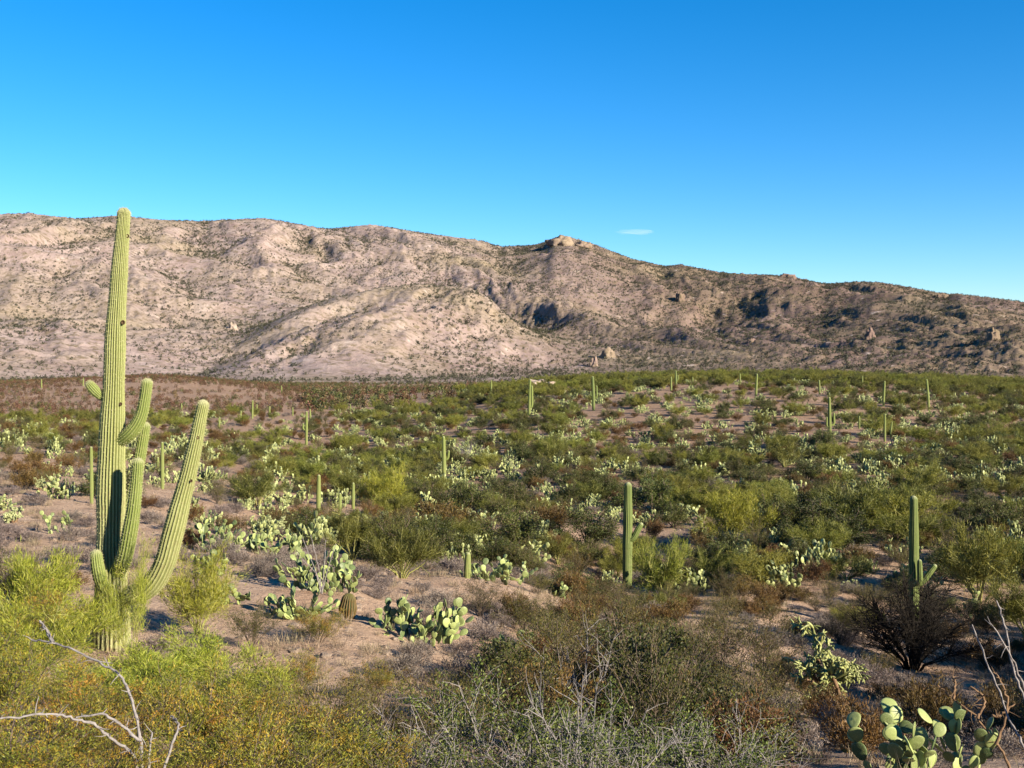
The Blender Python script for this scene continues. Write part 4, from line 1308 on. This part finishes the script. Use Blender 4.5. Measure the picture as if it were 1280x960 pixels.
for kd in KINDS:
    R_ = REST[kd]
    if not R_: continue
    if kd == 'prickly_pear':
        ms = [[m] for m in PEARS]; w0 = 1.5
    elif kd == 'cholla':
        ms = [list(m) for m in CHOLLA_SET]; w0 = 1.1
    else:
        ms = [list(m) for m in PROTO[kd]['meshes']]; w0 = PROTO[kd]['w']
    n = len(R_)
    stuff(kd, 'distant mass of ' + DESC[kd] + ' covering the far slopes', 'scrub', [(c[1], c[2], c[3]) for c in R_], rng.uniform(0, 6.28, n), [c[4] / w0 for c in R_], rng.integers(0, len(ms), n), ms)

def tuft(seed, n, mat, flat=.6):
    g = np.random.default_rng(seed)
    p = unit(g.normal(size=(n, 3))) * g.uniform(.45, 1, (n, 1)) ** .5 * np.array([.5, .5, flat]) + np.array([0, 0, flat * .75])
    v, q = leaves(p, g.normal(size=(n, 3)), .42 * (26 / n) ** .5, .30 * (26 / n) ** .5, g)
    me = mesh_np('tuft', v, q); me.materials.append(M[mat])
    return me
# scrub on the plain and the red hill
n = 42000
yy = np.sqrt(rng.uniform(235 ** 2, 1050 ** 2, n)); uu = np.where(rng.uniform(size=n) < .55, rng.uniform(-.52, -.15, n), rng.uniform(-.52, .52, n)); xx = uu * yy
zz = land(xx, yy)
keepm = (fbm(xx / 60, yy / 60, 3, 91) + rng.uniform(-.6, .8, n)) > 0
keepm &= ~((yy < 325) & (uu > -.05)) & ~((yy < 250) & (uu > -.165))
hill = ((yy < 640) & (uu < -.19))
red = (rng.uniform(size=n) < np.where(hill, .85, .45))
for nm, sel, mat, lab in (('scrub', keepm & red, 'far_red', 'far rust brown scrub speckling the red hill and plain'), ('scrub', keepm & ~red, 'far_green', 'far olive scrub on the plain before the mountains')):
    m = int(sel.sum())
    stuff(nm, lab, 'scrub', np.stack([xx, yy, zz], 1)[sel], rng.uniform(0, 6.28, m), rng.uniform(.9, 2.6, m) * np.where(hill[sel], .55, 1.0), rng.integers(0, 3, m), [[tuft(900 + k, 90, mat)] for k in range(3)])
# scrub on the mountains
nr_, na_ = MX.shape
cols = np.nonzero(np.abs(m_az) < .57)[0]
rows_ = np.nonzero(m_r < 4000)[0]
n = 240000
ri = rng.choice(rows_[:-1], n, p=(m_r[rows_[:-1]] ** 2) / (m_r[rows_[:-1]] ** 2).sum()); ci = rng.integers(cols[0], cols[-1], n)
fr = rng.uniform(size=n); fc = rng.uniform(size=n)
def bil(A_):
    return (A_[ri, ci] * (1 - fc) + A_[ri, ci + 1] * fc) * (1 - fr) + (A_[ri + 1, ci] * (1 - fc) + A_[ri + 1, ci + 1] * fc) * fr
mx, my, mz = bil(MX), bil(MY), bil(MZ)
conc = MZ[:-1, :-1] * 0
lap = np.zeros_like(MZ); s_ = 6
lap[s_:-s_, s_:-s_] = (MZ[s_:-s_, 2 * s_:] + MZ[s_:-s_, :-2 * s_]) / 2 - MZ[s_:-s_, s_:-s_]   # gullies hold more scrub
lap2 = np.zeros_like(MZ); s2 = 22
lap2[:, s2:-s2] = (MZ[:, 2 * s2:] + MZ[:, :-2 * s2]) / 2 - MZ[:, s2:-s2]
gl = np.clip(bil(lap) / 5, -.5, 1.2) + np.clip(bil(lap2) / 22, -.4, 1)
pk = 640 + F * mx / my
dens = .42 + .35 * gl + .6 * fbm(mx / 130, my / 220, 4, 95) + .5 * smooth(450, 850, pk)
sel = rng.uniform(size=n) < dens * .85
m = int(sel.sum())
stuff('mountain_scrub', 'dark scrub dotting the mountain slopes', 'scrub', np.stack([mx, my, mz], 1)[sel], rng.uniform(0, 6.28, m), (1.0 + 3.0 * rng.uniform(size=m) ** 2 * (1 + .5 * np.clip(gl[sel], 0, 1))), rng.integers(0, 3, m), [[tuft(920 + k, 22, 'far_dark', .5)] for k in range(3)])

# granite outcrops on the range
def mhit(px, py):
    j = int(np.argmin(np.abs(m_az - math.atan((px - 640) / F))))
    with np.errstate(all='ignore'):
        _, q = project(MX[:, j], MY[:, j], MZ[:, j])
    k = np.nonzero(q <= py)[0][0]
    return np.array([MX[k, j], MY[k, j], MZ[k, j]])
for i, (px, py, w, h, lab) in enumerate([
        (702, 307, 30, 11, 'broad granite crag crowning the highest knob of the range'), (728, 309, 22, 7, 'lower granite crag on the shoulder of the highest knob'),
        (742, 459, 9, 13, 'pale cliff face in the canyon mouth'), (760, 446, 20, 10, 'dark rock pile beside the pale canyon cliff'),
        (985, 348, 22, 5, 'flat crag on the skyline of the lower range'), (1240, 424, 16, 14, 'jagged lone crag low on the right end of the range'),
        (1088, 424, 14, 12, 'pale slab halfway down the brown end of the range'), (850, 378, 12, 10, 'pale slab below the lower skyline'),
        (612, 392, 18, 7, 'pale ledge on the shoulder of the near spur'), (292, 412, 12, 9, 'dark rocks in the ravine beside the near spur'),
        (940, 428, 12, 6, 'small crag low on the brown slopes above the trees'), (1178, 372, 16, 6, 'pale notch rock on the falling skyline')]):
    q_ = mhit(px, py)
    q_[2] -= 2
    qx, qy = project(*q_)
    boulder(qx, qy, w, h, lab, 31 + i, q_[1], 'rock')

# stones and dry grass on the near slope
def stone(seed):
    import bmesh
    bm = bmesh.new(); bmesh.ops.create_icosphere(bm, subdivisions=2, radius=.5)
    for v in bm.verts:
        nn = v.co.normalized()
        v.co = nn * (.5 + .22 * mnoise.noise(nn * 1.8 + Vector((seed * 3.1, 0, 0)))); v.co.z *= .6
    me = bpy.data.meshes.new('stone'); bm.to_mesh(me); bm.free(); me.materials.append(M['pebble'])
    return me
n = 15000
yy = np.sqrt(rng.uniform(9 ** 2, 75 ** 2, n)); xx = rng.uniform(-.52, .52, n) * yy
stuff('gravel', 'small stones strewn over the near soil', 'stones', np.stack([xx, yy, land(xx, yy)], 1), rng.uniform(0, 6.28, n), .05 + .22 * rng.uniform(size=n) ** 6, rng.integers(0, 3, n), [[stone(k)] for k in range(3)])
def grass(seed):
    g = np.random.default_rng(seed); n = 70
    p = g.normal(0, .09, (n, 3)); p[:, 2] = 0
    d = g.normal(0, .45, (n, 3)) + np.array([0, 0, 1])
    v, q = leaves(p, d, .22, .008, g)
    me = mesh_np('grass', v, q); me.materials.append(M['grass'])
    return me
n = 5000
yy = np.sqrt(rng.uniform(8 ** 2, 70 ** 2, n)); xx = rng.uniform(-.52, .52, n) * yy
kp = fbm(xx / 5, yy / 5, 3, 99) + rng.uniform(-.5, .5, n) > 0
xx, yy = xx[kp], yy[kp]; n = len(xx)
stuff('dry_grass', 'thin pale dry grass on the near soil', 'grass', np.stack([xx, yy, land(xx, yy)], 1), rng.uniform(0, 6.28, n), rng.uniform(.5, 1.4, n), rng.integers(0, 3, n), [[grass(k)] for k in range(3)])

# one faint wisp of cloud over the right part of the range
def cloud():
    import bmesh
    c = at(797, 290, 14000)
    bm = bmesh.new(); bmesh.ops.create_icosphere(bm, subdivisions=4, radius=1)
    for v in bm.verts:
        nn = v.co.normalized()
        q = 1 + .35 * mnoise.fractal(nn * 1.6, 1, 2, 3)
        v.co = Vector((nn.x * 240 * q, nn.y * 200 * q, nn.z * 26 * q))
    me = bpy.data.meshes.new('cloud'); bm.to_mesh(me); bm.free()
    m, nt, N, L, out = new_mat('thin_cloud')
    pv = N.new('ShaderNodeVolumePrincipled')
    pv.inputs['Color'].default_value = (1, 1, 1, 1)
    pv.inputs['Density'].default_value = .0006
    L.new(pv.outputs[0], out.inputs['Volume'])
    o = obj('cloud', me, m); o.location = tuple(c)
    tag(o, 'single faint wisp of cloud above the range', 'cloud', kind='structure')
cloud()
print('tris', sum(len(m.loops) for m in bpy.data.meshes) // 2)
